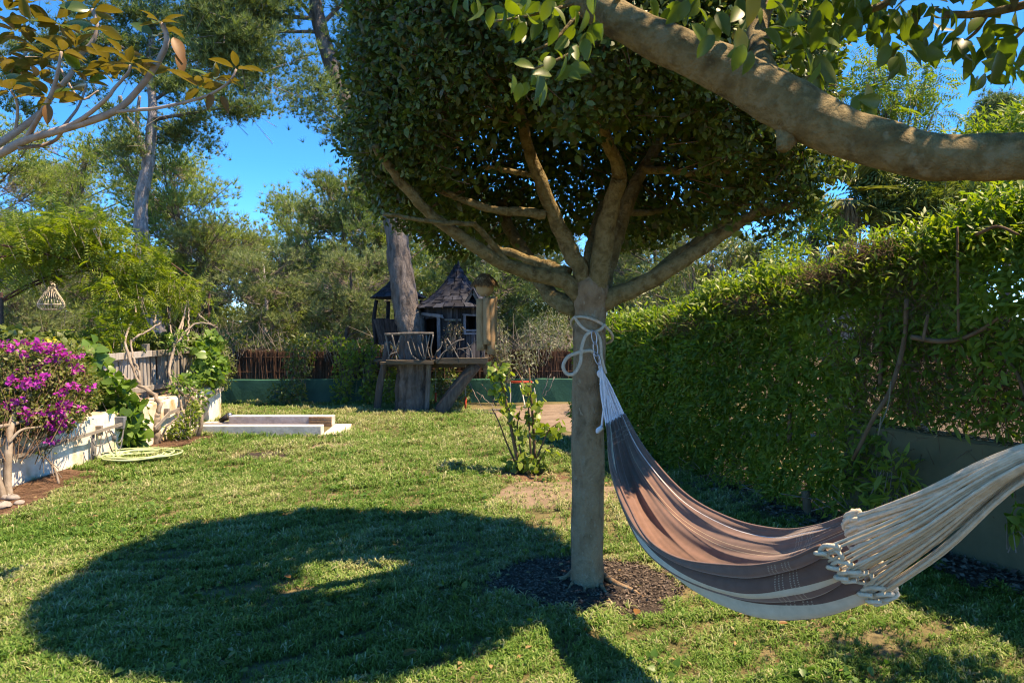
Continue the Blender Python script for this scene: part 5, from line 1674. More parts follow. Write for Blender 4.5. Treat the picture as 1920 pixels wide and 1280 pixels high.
# rope round the trunk with hooks
rp_ = thing('hanging_rope', 'tan braided rope tied round the trunk with a hanging loop', 'rope', tuple(P(1108, 625, 3.95)))
ring = []
for a in np.linspace(0, 2 * math.pi, 40):
    ring.append((TX + .03 + .121 * math.cos(a), TY + .118 * math.sin(a), 1.505 + .06 * math.cos(a + 2.6) - .03 * math.sin(a)))
MB().tube(ring, .0085, 8, .04).build('trunk_loop', M['tan_rope'], rp_, True)
fy = 3.915
MB().tube(cr([P(1076, 593, fy), P(1090, 612, fy - .01), P(1108, 622, fy - .01), P(1125, 618, fy), P(1134, 608, fy + .02)], 18), .0085, 8, .04).build('front_turn', M['tan_rope'], rp_, True)
MB().tube(cr([P(1112, 620, fy - .01), P(1098, 630, fy - .02), P(1090, 655, fy - .03), P(1088, 680, fy - .04), P(1076, 700, fy - .05), P(1062, 700, fy - .05), P(1056, 685, fy - .05), P(1066, 668, fy - .04), P(1088, 660, fy - .03), P(1106, 657, fy - .02), P(1112, 660, fy - .01)], 50), .0105, 8, .05).build('slack_loop', M['tan_rope'], rp_, True)
MB().tube(cr([P(1118, 622, fy - .01), P(1126, 640, fy - .01), P(1128, 670, fy - .01), P(1136, 700, fy)], 16), .0085, 8, .04).build('rope_tail', M['tan_rope'], rp_, True)
def link_ring(u0, v0, u1, v1, wd, y):
    a0, b0 = np.array(list(P(u0, v0, y))), np.array(list(P(u1, v1, y)))
    ax = unit(b0 - a0); sd2 = np.cross(ax, [0, -1.0, 0])
    L = np.linalg.norm(b0 - a0)
    pts_ = []
    for q in np.linspace(0, 2 * math.pi, 28):
        pts_.append((a0 + b0) / 2 + ax * L / 2 * math.cos(q) + sd2 * wd * math.sin(q))
    return MB().tube(pts_, .0045, 7)
link_ring(1112, 620, 1116, 645, .014, fy - .02).build('hook', M['steel'], rp_, True)
link_ring(1115, 640, 1118, 668, .012, fy - .015).build('carabiner', M['steel'], rp_, True)
link_ring(1115, 660, 1124, 684, .014, fy - .015).build('carabiner', M['steel'], rp_, True)

# ------------------------------------------------------------------ wind chime
wy = 4.3
wc = thing('wind_chime', 'bamboo wind chime with coconut top and shaggy fringe', 'wind chime', tuple(P(909, 540, wy)))
k_ = wy / F
ctr = P(909, 541, wy)
MB().lathe([(0, -.050), (.030, -.046), (.052, -.02), (.058, .008), (.05, .04), (.03, .055), (0, .06)], ctr, 18).build('coconut', M['coconut'], wc, True)
MB().lathe([(.078, .018), (.076, .026), (.06, .06), (.03, .085), (0, .092)], ctr, 18).build('cap', M['coconut'], wc, True)
nf = 900
az = rng.uniform(0, 6.283, nf)
e = rng.uniform(0, 1, nf)
rr2 = .08 - .062 * e ** 1.4
ps = np.stack([ctr.x + rr2 * np.cos(az), wy + rr2 * np.sin(az), ctr.z + .028 + .07 * e], 1)
dd = unit(np.stack([np.cos(az), np.sin(az), -1.0 - .8 * (1 - e)], 1) + rng.normal(0, .25, (nf, 3)))
foliage(wc, ps, dd, unit(np.stack([np.cos(az), np.sin(az), np.full(nf, .6)], 1)), rng.uniform(.02, .036, nf), LN, M['coir'], name='fringe')
tubes = [(900, 560, 657, 7.5, -.03), (912, 558, 645, 7.5, -.04), (921, 560, 664, 8, -.01), (927, 556, 640, 6, .02), (908, 562, 655, 6.5, .03), (916, 562, 660, 6, .035)]
for u, v0, v1, r_, dy in tubes:
    p0, p1 = P(u, v0, wy + dy), P(u + rng.uniform(-.8, .8), v1, wy + dy)
    MB().tube(cr([p0, p0 * .5 + p1 * .5, p1], 9), [r_ * k_ * q for q in (1, .97, .98, 1.05, .97, .97, .98, .97, 1.0)], 10, .02).build('bamboo_tube', M['bamboo'], wc, True)
    MB().tube([p0 + Vector((0, 0, .006)), ctr + Vector(((u - 911) * k_ * .8, dy * .7, -.03))], .0016, 4).build('string', M['wicker'], wc)
MB().tube([P(909, 524, wy), P(910, 462, 4.24)], .0018, 4).build('hanging_string', M['wicker'], wc)

# ------------------------------------------------------------------ near tree: branch over the picture
nt_ = thing('near_tree', 'ficus outside the right edge whose thick bough arches over the hammock', 'tree', (1.52, .93, 0))
MB().tube(cr([(1.54, .92, -.05), (1.53, .93, .1), (1.52, .94, .9), (1.51, .95, 1.6), (1.50, .96, 1.86)], 24), np.interp(np.linspace(0, 1, 24), [0, .08, .5, 1], [.14, .10, .095, .105]), 16, .015, True, .02).build('trunk', M['bark_smooth'], nt_, True)
bp_ = [Vector((1.48, .97, 1.74)), Vector((1.24, 1.12, 1.84)), P(1925, 292, 1.30), P(1830, 296, 1.33), P(1740, 293, 1.36), P(1650, 270, 1.40), P(1560, 240, 1.44), P(1475, 195, 1.48), P(1390, 148, 1.52), P(1290, 100, 1.56), P(1200, 60, 1.6), P(1130, 20, 1.64), P(1050, -40, 1.7), P(960, -120, 1.75)]
pp = cr(bp_, 80)
wpx = np.interp(np.linspace(0, 1, 80), [0, .1, .15, .25, .35, .45, .52, .58, .68, .78, .88, 1], [100, 96, 90, 86, 87, 91, 100, 95, 80, 70, 60, 38])
MB().tube(pp, wpx * .5 * pp[:, 1] / F, 24, .02, True, .016).build('bough', M['bark_mossy'], nt_, True)
for pth, w0, w1 in [([(1490, 225, 1.5), (1478, 255, 1.48), (1466, 280, 1.47)], 70, 22), ([(1440, 150, 1.53), (1425, 110, 1.62), (1420, 60, 1.72), (1440, -20, 1.8)], 50, 36), ([(1150, 40, 1.63), (1152, 15, 1.6), (1165, -20, 1.58)], 14, 12), ([(1470, 165, 1.55), (1510, 150, 1.6), (1560, 130, 1.66)], 16, 9),
                    ([(1600, 25, 1.9), (1650, 12, 1.88), (1700, -20, 1.85)], 14, 14), ([(1770, 28, 1.75), (1850, 25, 1.7), (1960, 0, 1.6)], 13, 16), ([(1850, 30, 1.7), (1830, 60, 1.72), (1790, 92, 1.76)], 8, 5), ([(1960, 20, 1.6), (1915, 60, 1.62), (1880, 100, 1.68)], 9, 5),
                    ([(1085, 25, 1.62), (1040, 75, 1.6), (1000, 95, 1.58)], 8, 4), ([(1120, 60, 1.6), (1070, 100, 1.58), (1000, 130, 1.56)], 8, 4), ([(1085, 5, 1.66), (990, 30, 1.62), (930, 40, 1.6)], 7, 4)]:
    n = 16
    pp = cr([P(*q) for q in pth], n)
    MB().tube(pp, np.linspace(w0, w1, n) * .5 * pp[:, 1] / F, 9, .04, True, .02).build('branch', M['bark_mossy'], nt_, True)
# visible leaf sprays
spr = [(1300, 20, 25, 22, 1.5, 5), (1345, 60, 25, 30, 1.45, 5), (1390, 85, 20, 35, 1.42, 4), (1100, 70, 35, 30, 1.5, 9), (1060, 110, 35, 35, 1.55, 9), (1010, 135, 25, 25, 1.55, 7), (960, 40, 45, 25, 1.6, 12), (1010, 40, 45, 30, 1.6, 12), (900, 15, 30, 12, 1.65, 6), (1040, 10, 70, 20, 1.6, 12), (980, 165, 20, 12, 1.5, 4), (1015, 180, 12, 12, 1.48, 3),
       (1480, 60, 45, 40, 1.62, 13), (1530, 100, 45, 35, 1.66, 13), (1570, 60, 45, 40, 1.75, 13), (1620, 45, 50, 25, 1.85, 13), (1700, 70, 45, 30, 1.8, 12), (1680, 110, 22, 25, 1.75, 6), (1760, 80, 45, 30, 1.75, 12), (1800, 110, 40, 30, 1.72, 10), (1850, 110, 40, 30, 1.7, 10), (1890, 90, 40, 50, 1.66, 10), (1900, 140, 20, 15, 1.7, 5), (1840, 155, 14, 10, 1.7, 3), (1625, 185, 18, 14, 1.5, 4),
       (1660, 20, 60, 25, 1.9, 12), (1780, 40, 60, 20, 1.8, 10), (1560, 15, 60, 20, 1.8, 12), (1240, 30, 40, 20, 1.62, 6), (1540, 140, 30, 18, 1.6, 6), (1400, 30, 50, 30, 1.7, 8), (1440, 20, 40, 30, 1.8, 8)]
ps, ds, sz_ = [], [], []
for u, v, ru, rv, y, n in spr:
    for _ in range(int(n * 1.25) if u < 1150 else n):
        q = P(u + rng.normal(0, ru * .6), v + rng.normal(0, rv * .55), y + rng.normal(0, .08))
        ps.append(list(q))
        ds.append([rng.normal(0, .55), rng.normal(0, .4), -.75 + rng.normal(0, .45)])
        sz_.append(rng.uniform(.05, .085) * (.72 if u < 1150 else .95))
ps, ds = np.array(ps), unit(np.array(ds))
ps = ps - ds * np.array(sz_)[:, None] * .5
FL = fine_leaf(.27, .22, .10, 7)
foliage(nt_, ps, ds, unit(rng.normal(0, .6, ps.shape) + np.array([.3, -.6, .5])), np.array(sz_), FL, M['ficus_near'], 300, ptmpl=FL)
for u, v, L, y in ((1385, 85, .075, 1.40), (1408, 10, .08, 1.44), (1626, 178, .05, 1.46)):
    q = np.array([list(P(u, v, y))])
    V_, I_ = cloud(q - np.array([[0, 0, -L * .5]]), np.array([[.08, .05, -1.0]]), np.array([[.4, -.85, .1]]), np.array([L]), FL)
    o_ = link('leaf', tri_mesh('leaf', V_, I_, True), M['yellow_leaf'], nt_)
    o_['label'] = 'yellowing leaf'
# the crown above the frame (it shades the bough and the right of the lawn)
ncr = 15000
d0, _ = ell((0, 0, 0), (1, 1, 1), ncr, .25)
cc = np.array([1.55, .98, 2.95])
ps = cc + d0 * np.array([1.68, 1.42, .80])
lob = rng.uniform(0, 1, ncr) < .16  # lobe added out of view to darken the lower right lawn
ps[lob] = np.array([3.0, 2.7, 2.75]) + d0[lob] * np.array([.8, .6, .45]) * rng.uniform(.5, 1, (lob.sum(), 1))
flo = 2.18 + .25 * np.clip(1 - np.hypot(ps[:, 0] - 1.5, ps[:, 1] - 1.0) / 1.4, 0, 1)
ps[:, 2] = np.maximum(ps[:, 2], flo + rng.uniform(0, .2, ncr))
pxu = 960 + F * ps[:, 0] / np.maximum(ps[:, 1], .05)
pxv = HOR - F * (ps[:, 2] - EYE) / np.maximum(ps[:, 1], .05)
vis = (ps[:, 1] > 0) & (pxu > 850) & (pxv > 130)
# keep it thin enough for flecks of sun over the hammock
clump = smooth_noise(ps[:, 0] * 1.0 - ps[:, 2] * .5, ps[:, 1], 21, 5.5)
edge = np.hypot((ps[:, 0] - cc[0]) / 1.68, (ps[:, 1] - cc[1]) / 1.42)
keep = ~vis & ~((clump > .15) & (edge > .55) & ~lob)
ps = ps[keep]
gsx = ps[:, 0] - SUN.x / SUN.z * ps[:, 2]
gsy = ps[:, 1] - SUN.y / SUN.z * ps[:, 2]
lit = (gsy > 2.80 - .25 * smooth_noise(gsx, gsy, 41, 5)) & (gsx > .26) & (gsx < 1.45)  # leaves whose shadow would darken this sunlit lawn are cut away
ps = ps[~(lit & (rng.uniform(0, 1, len(ps)) < .88))]
n = len(ps)
ow = unit(ps - cc)
foliage(nt_, ps, unit(ow * .5 + rdir(n) * .8), unit(ow + rdir(n) * .6 + np.array([0, 0, .5])), rng.uniform(.05, .085, n), L5, M['ficus'])

# ------------------------------------------------------------------ hedge
hd = thing('hedge', 'tall clipped green hedge with leggy twigs along the right side', 'hedge', (hx(6.5) + .4, 6.5, 0))
NF = np.array([-.908, -.418, 0])


def htop(y):
    return 1.56 + .176 * (8.1 - y) + .05 * np.sin(y * 3.1) + .04 * np.sin(y * 7.3 + 1)


NH = 92000
y = 2.5 + (9.0 - 2.5) * rng.uniform(0, 1, NH) ** .85
kind = rng.uniform(0, 1, NH)
dep = rng.exponential(.13, NH).clip(0, .8) - .04
H_ = htop(y)
face = kind < .72
zf = rng.uniform(0.03, 1, NH) * H_
dt = rng.uniform(0, .95, NH)
bul = .07 * smooth_noise(y, zf * 1.3, 31, 3.0) + .035 * smooth_noise(y, zf, 32, 9.0)
rounding = .28 * np.clip((zf / H_ - .8) / .2, 0, 1) ** 2
z = np.where(face, zf, H_ + .05 * rng.normal(0, 1, NH) - dep * .7 - .25 * np.clip((.22 - dt) / .22, 0, 1) ** 2)
inw = np.where(face, dep + rounding - bul, dt)
basep = np.stack([hx(y), y, np.zeros(NH)], 1)
pos = basep - NF[None] * inw[:, None]
pos[:, 2] = z
pat = smooth_noise(y, z * 1.2, 33, 2.6)
keep = np.ones(NH, bool)
# leggy bare zone at the near end, the low wall stands there
bare = (y < 5.15) & (z < 1.18 + .2 * pat)
keep &= ~(bare & (inw < .45) & (rng.uniform(0, 1, NH) < .38))
keep &= ~((y < 4.95) & (z < .84) & (inw < .5))
keep &= ~(face & (pat > 1.2) & (rng.uniform(0, 1, NH) < .4))
pos, face, dep, yk = pos[keep], face[keep], dep[keep], y[keep]
n = len(pos)
ow = np.where(face[:, None], NF[None] + np.array([0, 0, .15]), np.array([[-.25, -.1, 1.0]]))
ow = unit(ow)
d = unit(ow * .6 + rdir(n) * .85 + np.where(face, -.45, .25)[:, None] * np.array([[0, 0, 1.0]]))
nn = unit(ow * .5 + rdir(n) * .6 + np.array([0, 0, .6]))
LH = (LN[0] * np.array([1.25, 1, 1]), LN[1])
FH = fine_leaf(.15, .18, .05, 5)
foliage(hd, pos, d, nn, rng.uniform(.05, .11, n), LH, M['hedge'], 300, score=np.where(dep < .03, 1, .1), ptmpl=FH)
k = 5200
y3 = 2.7 + 6.2 * rng.uniform(0, 1, k) ** .9
t3 = rng.uniform(-.06, .5, k)
z3 = htop(y3) + rng.normal(.02, .07, k) - .3 * np.clip((.2 - t3) / .26, 0, 1) ** 2 - rng.exponential(.10, k) * (t3 < .12)
p3 = np.stack([hx(y3), y3, np.zeros(k)], 1) - NF * t3[:, None]
p3[:, 2] = z3
k4 = 4200
y4 = 2.7 + 4.2 * rng.uniform(0, 1, k4)
t4 = rng.uniform(-.14, .35, k4)
z4 = htop(y4) + .05 + rng.normal(0, .09, k4) - .3 * np.clip((.15 - t4) / .3, 0, 1) ** 1.5 - rng.exponential(.14, k4) * (t4 < .08)
p4 = np.stack([hx(y4), y4, np.zeros(k4)], 1) - NF * t4[:, None]
p4[:, 2] = z4
foliage(hd, p4, unit(np.array([-.3, -.15, .35]) + rdir(k4) * .9), unit(rdir(k4) * .5 + np.array([.1, -.2, .9])), rng.uniform(.05, .095, k4), LH, M['bright'], 0, name='sun_tinted_sprays')  # brighter leaf colour stands in for sunlight on the hedge top
foliage(hd, p3, unit(np.array([-.25, -.15, .45]) + rdir(k) * .8), unit(rdir(k) * .6 + np.array([-.2, -.2, .9])), rng.uniform(.05, .09, k), LH, M['bright'], name='sun_tinted_sprays')  # sprays along the top edge, coloured as if sunlit
# twigs
ny = 12000
y2 = rng.uniform(2.9, 8.9, ny)
y2[:6000] = rng.uniform(2.9, 5.3, 6000)
z2 = rng.uniform(.1, .97, ny) * htop(y2)
z2[:6000] = rng.uniform(.82, 1.5, 6000)
i2 = rng.uniform(-.02, .75, ny)
a = np.stack([hx(y2), y2, np.zeros(ny)], 1) - NF * i2[:, None]
a[:, 2] = z2
bq = a + rng.normal(0, .11, (ny, 3)) + np.array([0, 0, .08])
sticks(hd, a, bq, .0028, M['twig_brown'])
for uc, vc, yc, su, sv, k in ((1530, 520, 5.35, 45, 16, 900), (1400, 572, 6.1, 40, 12, 700), (1290, 610, 6.9, 40, 10, 500), (1600, 470, 5.0, 35, 12, 400), (1680, 560, 4.7, 40, 40, 500)):
    c = np.array(list(P(uc, vc, yc)))
    k0 = rng.normal(0, 1, (k, 3))
    al = np.array([-.42, .908, 0])
    q0 = c + al * (k0[:, :1] * su * yc / F) + np.array([0, 0, 1.0]) * (k0[:, 1:2] * sv * yc / F)
    q0[:, :2] += ((hx(q0[:, 1]) - q0[:, 0]) * .83)[:, None] * np.array([.91, .42]) - NF[None, :2] * (rng.uniform(-.06, .10, k))[:, None]
    sticks(hd, q0, q0 + rng.normal(0, .045, (k, 3)) + NF * .02, .0024, M['twig_brown'], 'bare_patch')
for pth, w0, w1 in [([(1710, 632, 4.6), (1760, 640, 4.45), (1800, 635, 4.35), (1840, 618, 4.25), (1880, 590, 4.15)], 10, 6), ([(1795, 425, 4.35), (1796, 520, 4.35), (1797, 630, 4.35)], 4, 5), ([(1700, 560, 4.75), (1695, 640, 4.75), (1670, 730, 4.75), (1640, 780, 4.8), (1600, 860, 5.0)], 9, 7), ([(1653, 575, 5.0), (1652, 690, 5.0), (1650, 720, 5.0)], 8, 8), ([(1482, 640, 5.75), (1481, 740, 5.75), (1480, 830, 5.75)], 7, 8),
                    ([(1830, 440, 4.2), (1870, 425, 4.1), (1910, 440, 4.0)], 7, 5), ([(1740, 590, 4.5), (1730, 640, 4.5)], 6, 6), ([(1510, 920, 5.55), (1516, 970, 5.5), (1518, 1000, 5.5)], 15, 18), ([(1850, 640, 4.3), (1900, 690, 4.1), (1930, 760, 4.0)], 8, 6)]:
    limb(hd, pth, w0, w1, M['twig_brown'] if w0 < 16 else M['bark_vine'], 16, 'stem', .08, 8)
for q in ([(1670, 715, 4.6), (1665, 760, 4.55), (1650, 800, 4.5), (1647, 815, 4.5), (1652, 780, 4.5)],):
    limb(hd, q, 3.0, 2.0, M['tendril'], 20, 'tendril', .1, 5)
# low wall at the near end
lw = thing('low_wall', 'low grey rendered wall under the leggy near end of the hedge', 'wall', (hx(4.4), 4.4, 0))
mb = MB()
vs, fs = [], []
ys = np.linspace(2.4, 5.3, 26)
for yq in ys:
    base = np.array([hx(yq) + .02, yq, 0])
    for q, z in ((0, -.1), (.004, .4), (0, .775), (.015, .79), (.19, .79), (.2, -.1)):
        p = base - NF * q
        vs.append((p[0] + rng.normal(0, .003), p[1], z + (rng.normal(0, .003) if z > 0 else 0)))
for i in range(25):
    for k in range(5):
        fs.append((i * 6 + k, i * 6 + 6 + k, i * 6 + 7 + k, i * 6 + 1 + k))
fs.append((0, 1, 2, 3, 4, 5)); fs.append(tuple(25 * 6 + k for k in (5, 4, 3, 2, 1, 0)))
mb.add(vs, fs)
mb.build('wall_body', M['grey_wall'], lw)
n = 700
yq = rng.uniform(3.0, 5.2, n)
pp = np.stack([hx(yq) + .02, yq, np.full(n, .797)], 1) - NF * rng.uniform(.0, .2, n)[:, None]
foliage(lw, pp, unit(rng.normal(0, 1, (n, 3)) * [1, 1, .15]), unit(rng.normal(0, .3, (n, 3)) + [0, 0, 1]), rng.uniform(.03, .06, n), LN, leaf_mat('dry hedge leaves', [(.35, .28, .16), (.5, .42, .28), (.25, .17, .09)], trans=.1), name='dry_leaves')
bush('shrub', 'fresh sprig of lance shaped leaves in front of the low wall', 'shrub', [(P(1680, 890, 4.75), (.11, .1, .16), 1), (P(1660, 930, 4.8), (.12, .1, .08), .6)], 190, .10, LN, M['bright'], 60, foot=(hx(4.8) - .12, 4.8, 0), twigs=30, ptmpl=FH)
bush('shrub', 'dark leaf sprig hanging over the low wall at the right edge', 'shrub', [(P(1905, 975, 3.75), (.06, .06, .12), 1)], 26, .085, L5, M['hedge'], 20, foot=tuple(P(1935, 1060, 3.75)), twigs=8, ptmpl=FL)
# plants in front of the hedge foot
bush('shrub', 'low dark leafy growth at the foot of the hedge', 'shrub', [(np.array([hx(yq) - .05, yq, .12]), (.16, .3, .14), 1) for yq in (5.2, 5.8, 6.4, 7.0, 7.7, 8.3)], 1500, .07, LN, M['hedge'], 0, foot=(hx(6.6) - .05, 6.6, 0), twigs=80)

# ------------------------------------------------------------------ trees beyond the hedge
def broad(lab, foot, blobs, n, size, tmpl, mm, trunk_w=.12, name='tree', nb=7, tw=200):
    th = bush(name, lab, 'tree', blobs, n, size, tmpl, mm, 0, foot=foot, twigs=tw, upb=.5, shell=.4)
    f = np.array(foot)
    c = np.mean([np.array(q[0]) for q in blobs], axis=0)
    MB().tube(cr([f - [0, 0, .1], f * .5 + c * .5 + rng.normal(0, .1, 3), c], 14), np.linspace(trunk_w, trunk_w * .5, 14), 9, .06).build('trunk', M['bark_pine'], th, True)
    for k in range(min(nb, len(blobs))):
        q = np.array(blobs[k][0])
        s0 = f * .45 + c * .55
        MB().tube(cr([s0, s0 * .5 + q * .5 + rng.normal(0, .1, 3), q], 10), np.linspace(trunk_w * .45, .012, 10), 6, .08).build('limb', M['bark_pine'], th, True)
    return th


def pb(lst):
    return [(P(u, v, y), (ru * y / F, ru * y / F * .8, rv * y / F), ru * rv) for u, v, ru, rv, y in lst]


broad('leafy green tree rising above the near end of the hedge', (8.6, 9.5, 0), pb([(1880, 260, 70, 55, 9.5), (1800, 330, 80, 40, 9.0), (1890, 350, 60, 45, 8.6), (1960, 250, 80, 80, 9), (1820, 260, 45, 25, 9.8), (1950, 340, 50, 60, 8.4)]), 5200, .13, LN, M['bright'])
broad('dark feathery tree behind the hedge beside the palm', (5.7, 9.5, 0), pb([(1680, 345, 55, 40, 9.2), (1740, 350, 60, 35, 9.5), (1690, 385, 50, 30, 9.0), (1760, 380, 50, 30, 8.8), (1650, 370, 30, 30, 9.3)]), 1500, .26, PIN, M['mid'])
broad('airy feathery tree with fine branches against the blue sky', (5.3, 10.5, 0), pb([(1670, 180, 45, 30, 10.0), (1720, 170, 50, 25, 10.2), (1640, 130, 40, 30, 10.2), (1690, 225, 50, 22, 10), (1750, 215, 35, 20, 10.3), (1620, 200, 40, 40, 10.2), (1740, 130, 40, 20, 10.4), (1600, 280, 40, 40, 10.2)]), 620, .22, PIN, M['wisteria'], .09, nb=8, tw=260)
broad('distant grey green tree at the right edge against the sky', (11.5, 16, 0), pb([(1870, 195, 30, 22, 16), (1890, 215, 45, 25, 16), (1850, 225, 30, 18, 16)]), 900, .2, NEED, M['pine_dark'])
broad('yellow green bush beyond the hedge left of the palm', (4.6, 9.5, 0), pb([(1540, 400, 40, 40, 9.2), (1500, 440, 50, 25, 9.0), (1570, 440, 40, 25, 8.8), (1480, 480, 50, 25, 8.8)]), 2200, .10, LN, M['bright'])
broad('green bush behind the far part of the hedge', (3.4, 11, 0), pb([(1300, 500, 70, 30, 11), (1380, 470, 60, 30, 10.5), (1220, 550, 50, 25, 11.5), (1440, 460, 40, 30, 10.5)]), 2200, .11, LN, M['mid'])
pt = thing('palm', 'small palm with hanging dead fronds showing above the hedge', 'palm', (4.45, 9.2, 0))
pc = P(1585, 375, 9.2)
MB().tube(cr([(4.45, 9.2, -.1), (4.48, 9.2, 1.5), pc], 12), np.linspace(.14, .12, 12), 10, .1).build('trunk', M['bark_vine'], pt, True)
pf, pn, pdm, pdn = [], [], [], []
for k in range(22):
    a = 2.4 * k
    el = rng.uniform(-.5, 1.1)
    L = rng.uniform(.5, .72)
    for j in range(22):
        f = rng.uniform(-.9, .9)
        d_ = np.array([math.cos(a + f) * math.cos(el), math.sin(a + f) * math.cos(el), math.sin(el)])
        st = np.array(pc) + .30 * np.array([math.cos(a) * math.cos(el), math.sin(a) * math.cos(el), math.sin(el)])
        pf.append(st); pn.append(d_ + np.array([0, 0, -.1]))
pf, pn = np.array(pf), unit(np.array(pn))
PL = (LN[0] * np.array([.35, 1, 1]), LN[1])
foliage(pt, pf, pn, unit(rng.normal(0, .3, pf.shape) + [0, 0, 1]), rng.uniform(.35, .55, len(pf)), PL, M['palm'], name='fronds')
k = 170
az = rng.uniform(0, 6.283, k)
foliage(pt, np.array(pc) + np.stack([.12 * np.cos(az), .12 * np.sin(az), rng.uniform(-.15, .02, k)], 1), unit(np.stack([.25 * np.cos(az), .25 * np.sin(az), np.full(k, -1.0)], 1)), np.stack([np.cos(az), np.sin(az), np.zeros(k)], 1), rng.uniform(.3, .5, k), PL, M['palm_dead'], name='dead_fronds')

# ------------------------------------------------------------------ magnolia at upper left
mg = thing('magnolia', 'magnolia branches with big glossy leaves brown beneath reaching in at upper left', 'tree', (-4.3, 4.1, 0))
MB().tube(cr([(-4.35, 4.15, -.05), (-4.3, 4.1, 1.4), (-3.95, 4.1, 2.2), (-3.5, 4.1, 2.5), P(-40, 292, 4.1)], 26), np.linspace(.11, .035, 26), 12, .03).build('trunk', M['bark_magnolia'], mg, True)
MY = 4.1
mb_ = [([(-40, 292, MY), (0, 287, MY), (50, 262, MY), (120, 242, MY - .05), (213, 210, MY - .1), (260, 167, MY - .1), (300, 110, MY - .12), (313, 73, MY - .15), (303, 43, MY - .15)], 17, 9), ([(-40, 285, MY + .05), (0, 268, MY + .05), (30, 247, MY + .05), (70, 217, MY + .08), (83, 203, MY + .1), (97, 180, MY + .1), (133, 140, MY + .1), (150, 103, MY + .12), (173, 80, MY + .12), (182, 47, MY + .12), (173, 18, MY + .12)], 14, 7),
       ([(213, 210, MY - .1), (260, 206, MY - .12), (300, 202, MY - .15), (373, 185, MY - .2), (407, 170, MY - .2), (433, 150, MY - .22), (443, 130, MY - .22)], 7, 4), ([(120, 242, MY - .05), (155, 222, MY - .1), (180, 203, MY - .15), (205, 180, MY - .2), (213, 168, MY - .2), (240, 137, MY - .22), (245, 122, MY - .22)], 9, 5),
       ([(118, 238, MY - .05), (133, 220, MY), (147, 200, MY + .05), (163, 160, MY + .1)], 6, 4), ([(50, 258, MY), (80, 207, MY - .1), (100, 167, MY - .15), (110, 127, MY - .2), (115, 97, MY - .2)], 10, 5), ([(28, 250, MY + .05), (33, 213, MY), (30, 187, MY - .05), (20, 170, MY - .1)], 6, 4), ([(33, 278, MY), (60, 275, MY + .06), (83, 272, MY + .1), (105, 262, MY + .1), (120, 242, MY + .02)], 8, 6),
       ([(-30, 120, MY + .2), (20, 112, MY + .2), (60, 108, MY + .2), (110, 112, MY + .2)], 5, 3), ([(10, 140, MY + .1), (40, 110, MY + .1), (60, 85, MY + .1)], 6, 4), ([(113, 130, MY + .2), (150, 185, MY + .25), (185, 170, MY + .3)], 5, 3)]
for pth, w0, w1 in mb_:
    limb(mg, pth, w0, w1, M['bark_magnolia'], 24, 'branch', .05, 9)
tips = [(302, 45, MY - .15, 7), (290, 70, MY - .1, 4), (173, 20, MY + .12, 7), (180, 50, MY + .1, 5), (443, 130, MY - .22, 4), (400, 150, MY - .2, 7), (375, 165, MY - .2, 6), (245, 122, MY - .22, 8), (230, 100, MY - .1, 5), (163, 155, MY + .1, 6), (115, 98, MY - .2, 7), (20, 170, MY - .1, 7), (60, 120, MY + .1, 7), (75, 150, MY, 7), (140, 90, MY + .05, 7), (10, 105, MY + .1, 7), (30, 60, MY + .1, 7), (60, 40, MY, 7), (110, 45, MY + .1, 7), (60, 85, MY + .1, 6), (90, 180, MY - .1, 6), (105, 195, MY - .15, 3), (10, 20, MY, 6), (55, 5, MY, 6), (130, 10, MY + .1, 6), (210, 120, MY, 6), (190, 135, MY + .1, 5), (150, 60, MY, 5), (85, 105, MY, 6), (265, 130, MY - .1, 4), (5, 140, MY, 5), (35, 130, MY + .1, 5)]
ps, ds, ns, sz_ = [], [], [], []
for u, v, y, n in tips:
    c = np.array(list(P(u, v, y)))
    a0 = rng.uniform(0, 6.28)
    for j in range(n):
        a = a0 + 2.4 * j
        d_ = np.array([math.cos(a), math.sin(a) * .8, rng.uniform(-.35, .75)])
        ps.append(c + d_ * .015)
        ds.append(d_)
        ns.append(np.array([0, 0, 1.0]) + rng.normal(0, .45, 3) - .3 * np.array([d_[0], d_[1], 0]))
        sz_.append(rng.uniform(.10, .17))
MGL = fine_leaf(.22, .22, .07, 8)
foliage(mg, np.array(ps), unit(np.array(ds)), unit(np.array(ns)), np.array(sz_), MGL, M['magnolia'], 300, ptmpl=MGL)
for u, v, dx, dz, L in ((325, 70, .5, -.9, .16), (335, 95, .3, -1, .14), (398, 175, -.2, -1, .1), (415, 180, .5, -.9, .1), (90, 195, .1, -1, .12)):
    q = np.array([list(P(u, v, MY - .2))])
    V_, I_ = cloud(q, np.array([[dx, -.2, dz]]), np.array([[.5, -.7, .4]]), np.array([L]), MGL)
    o_ = link('leaf', tri_mesh('leaf', V_, I_, True), M['rust_leaf'], mg)
    o_['label'] = 'rust brown leaf'

# ------------------------------------------------------------------ sapling in the lawn
sp_ = thing('sapling', 'young many stemmed sapling with light green leaves on the lawn', 'sapling', tuple(G(985, 884)))
sy = 7.05
st = [([(975, 885), (966, 840), (957, 795), (945, 735), (935, 700), (925, 685)], 8, 4), ([(1003, 885), (1001, 820), (997, 760), (994, 720), (992, 690)], 7, 3), ([(998, 885), (994, 830), (992, 790), (990, 740)], 5, 3), ([(965, 865), (950, 830), (935, 790), (922, 765)], 4, 2), ([(1005, 860), (1018, 830), (1030, 805), (1050, 790)], 4, 2), ([(985, 885), (975, 840), (970, 800), (975, 770)], 4, 2), ([(1008, 870), (1022, 845), (1038, 835)], 3, 2), ([(990, 740), (975, 705), (965, 690)], 3, 1.5), ([(930, 760), (915, 735), (903, 720)], 2.5, 1.5)]
for q, w0, w1 in st:
    limb(sp_, [(u, v, sy + rng.normal(0, .04)) for u, v in q], w0, w1, M['twig_brown'], 14, 'stem', .06, 6)
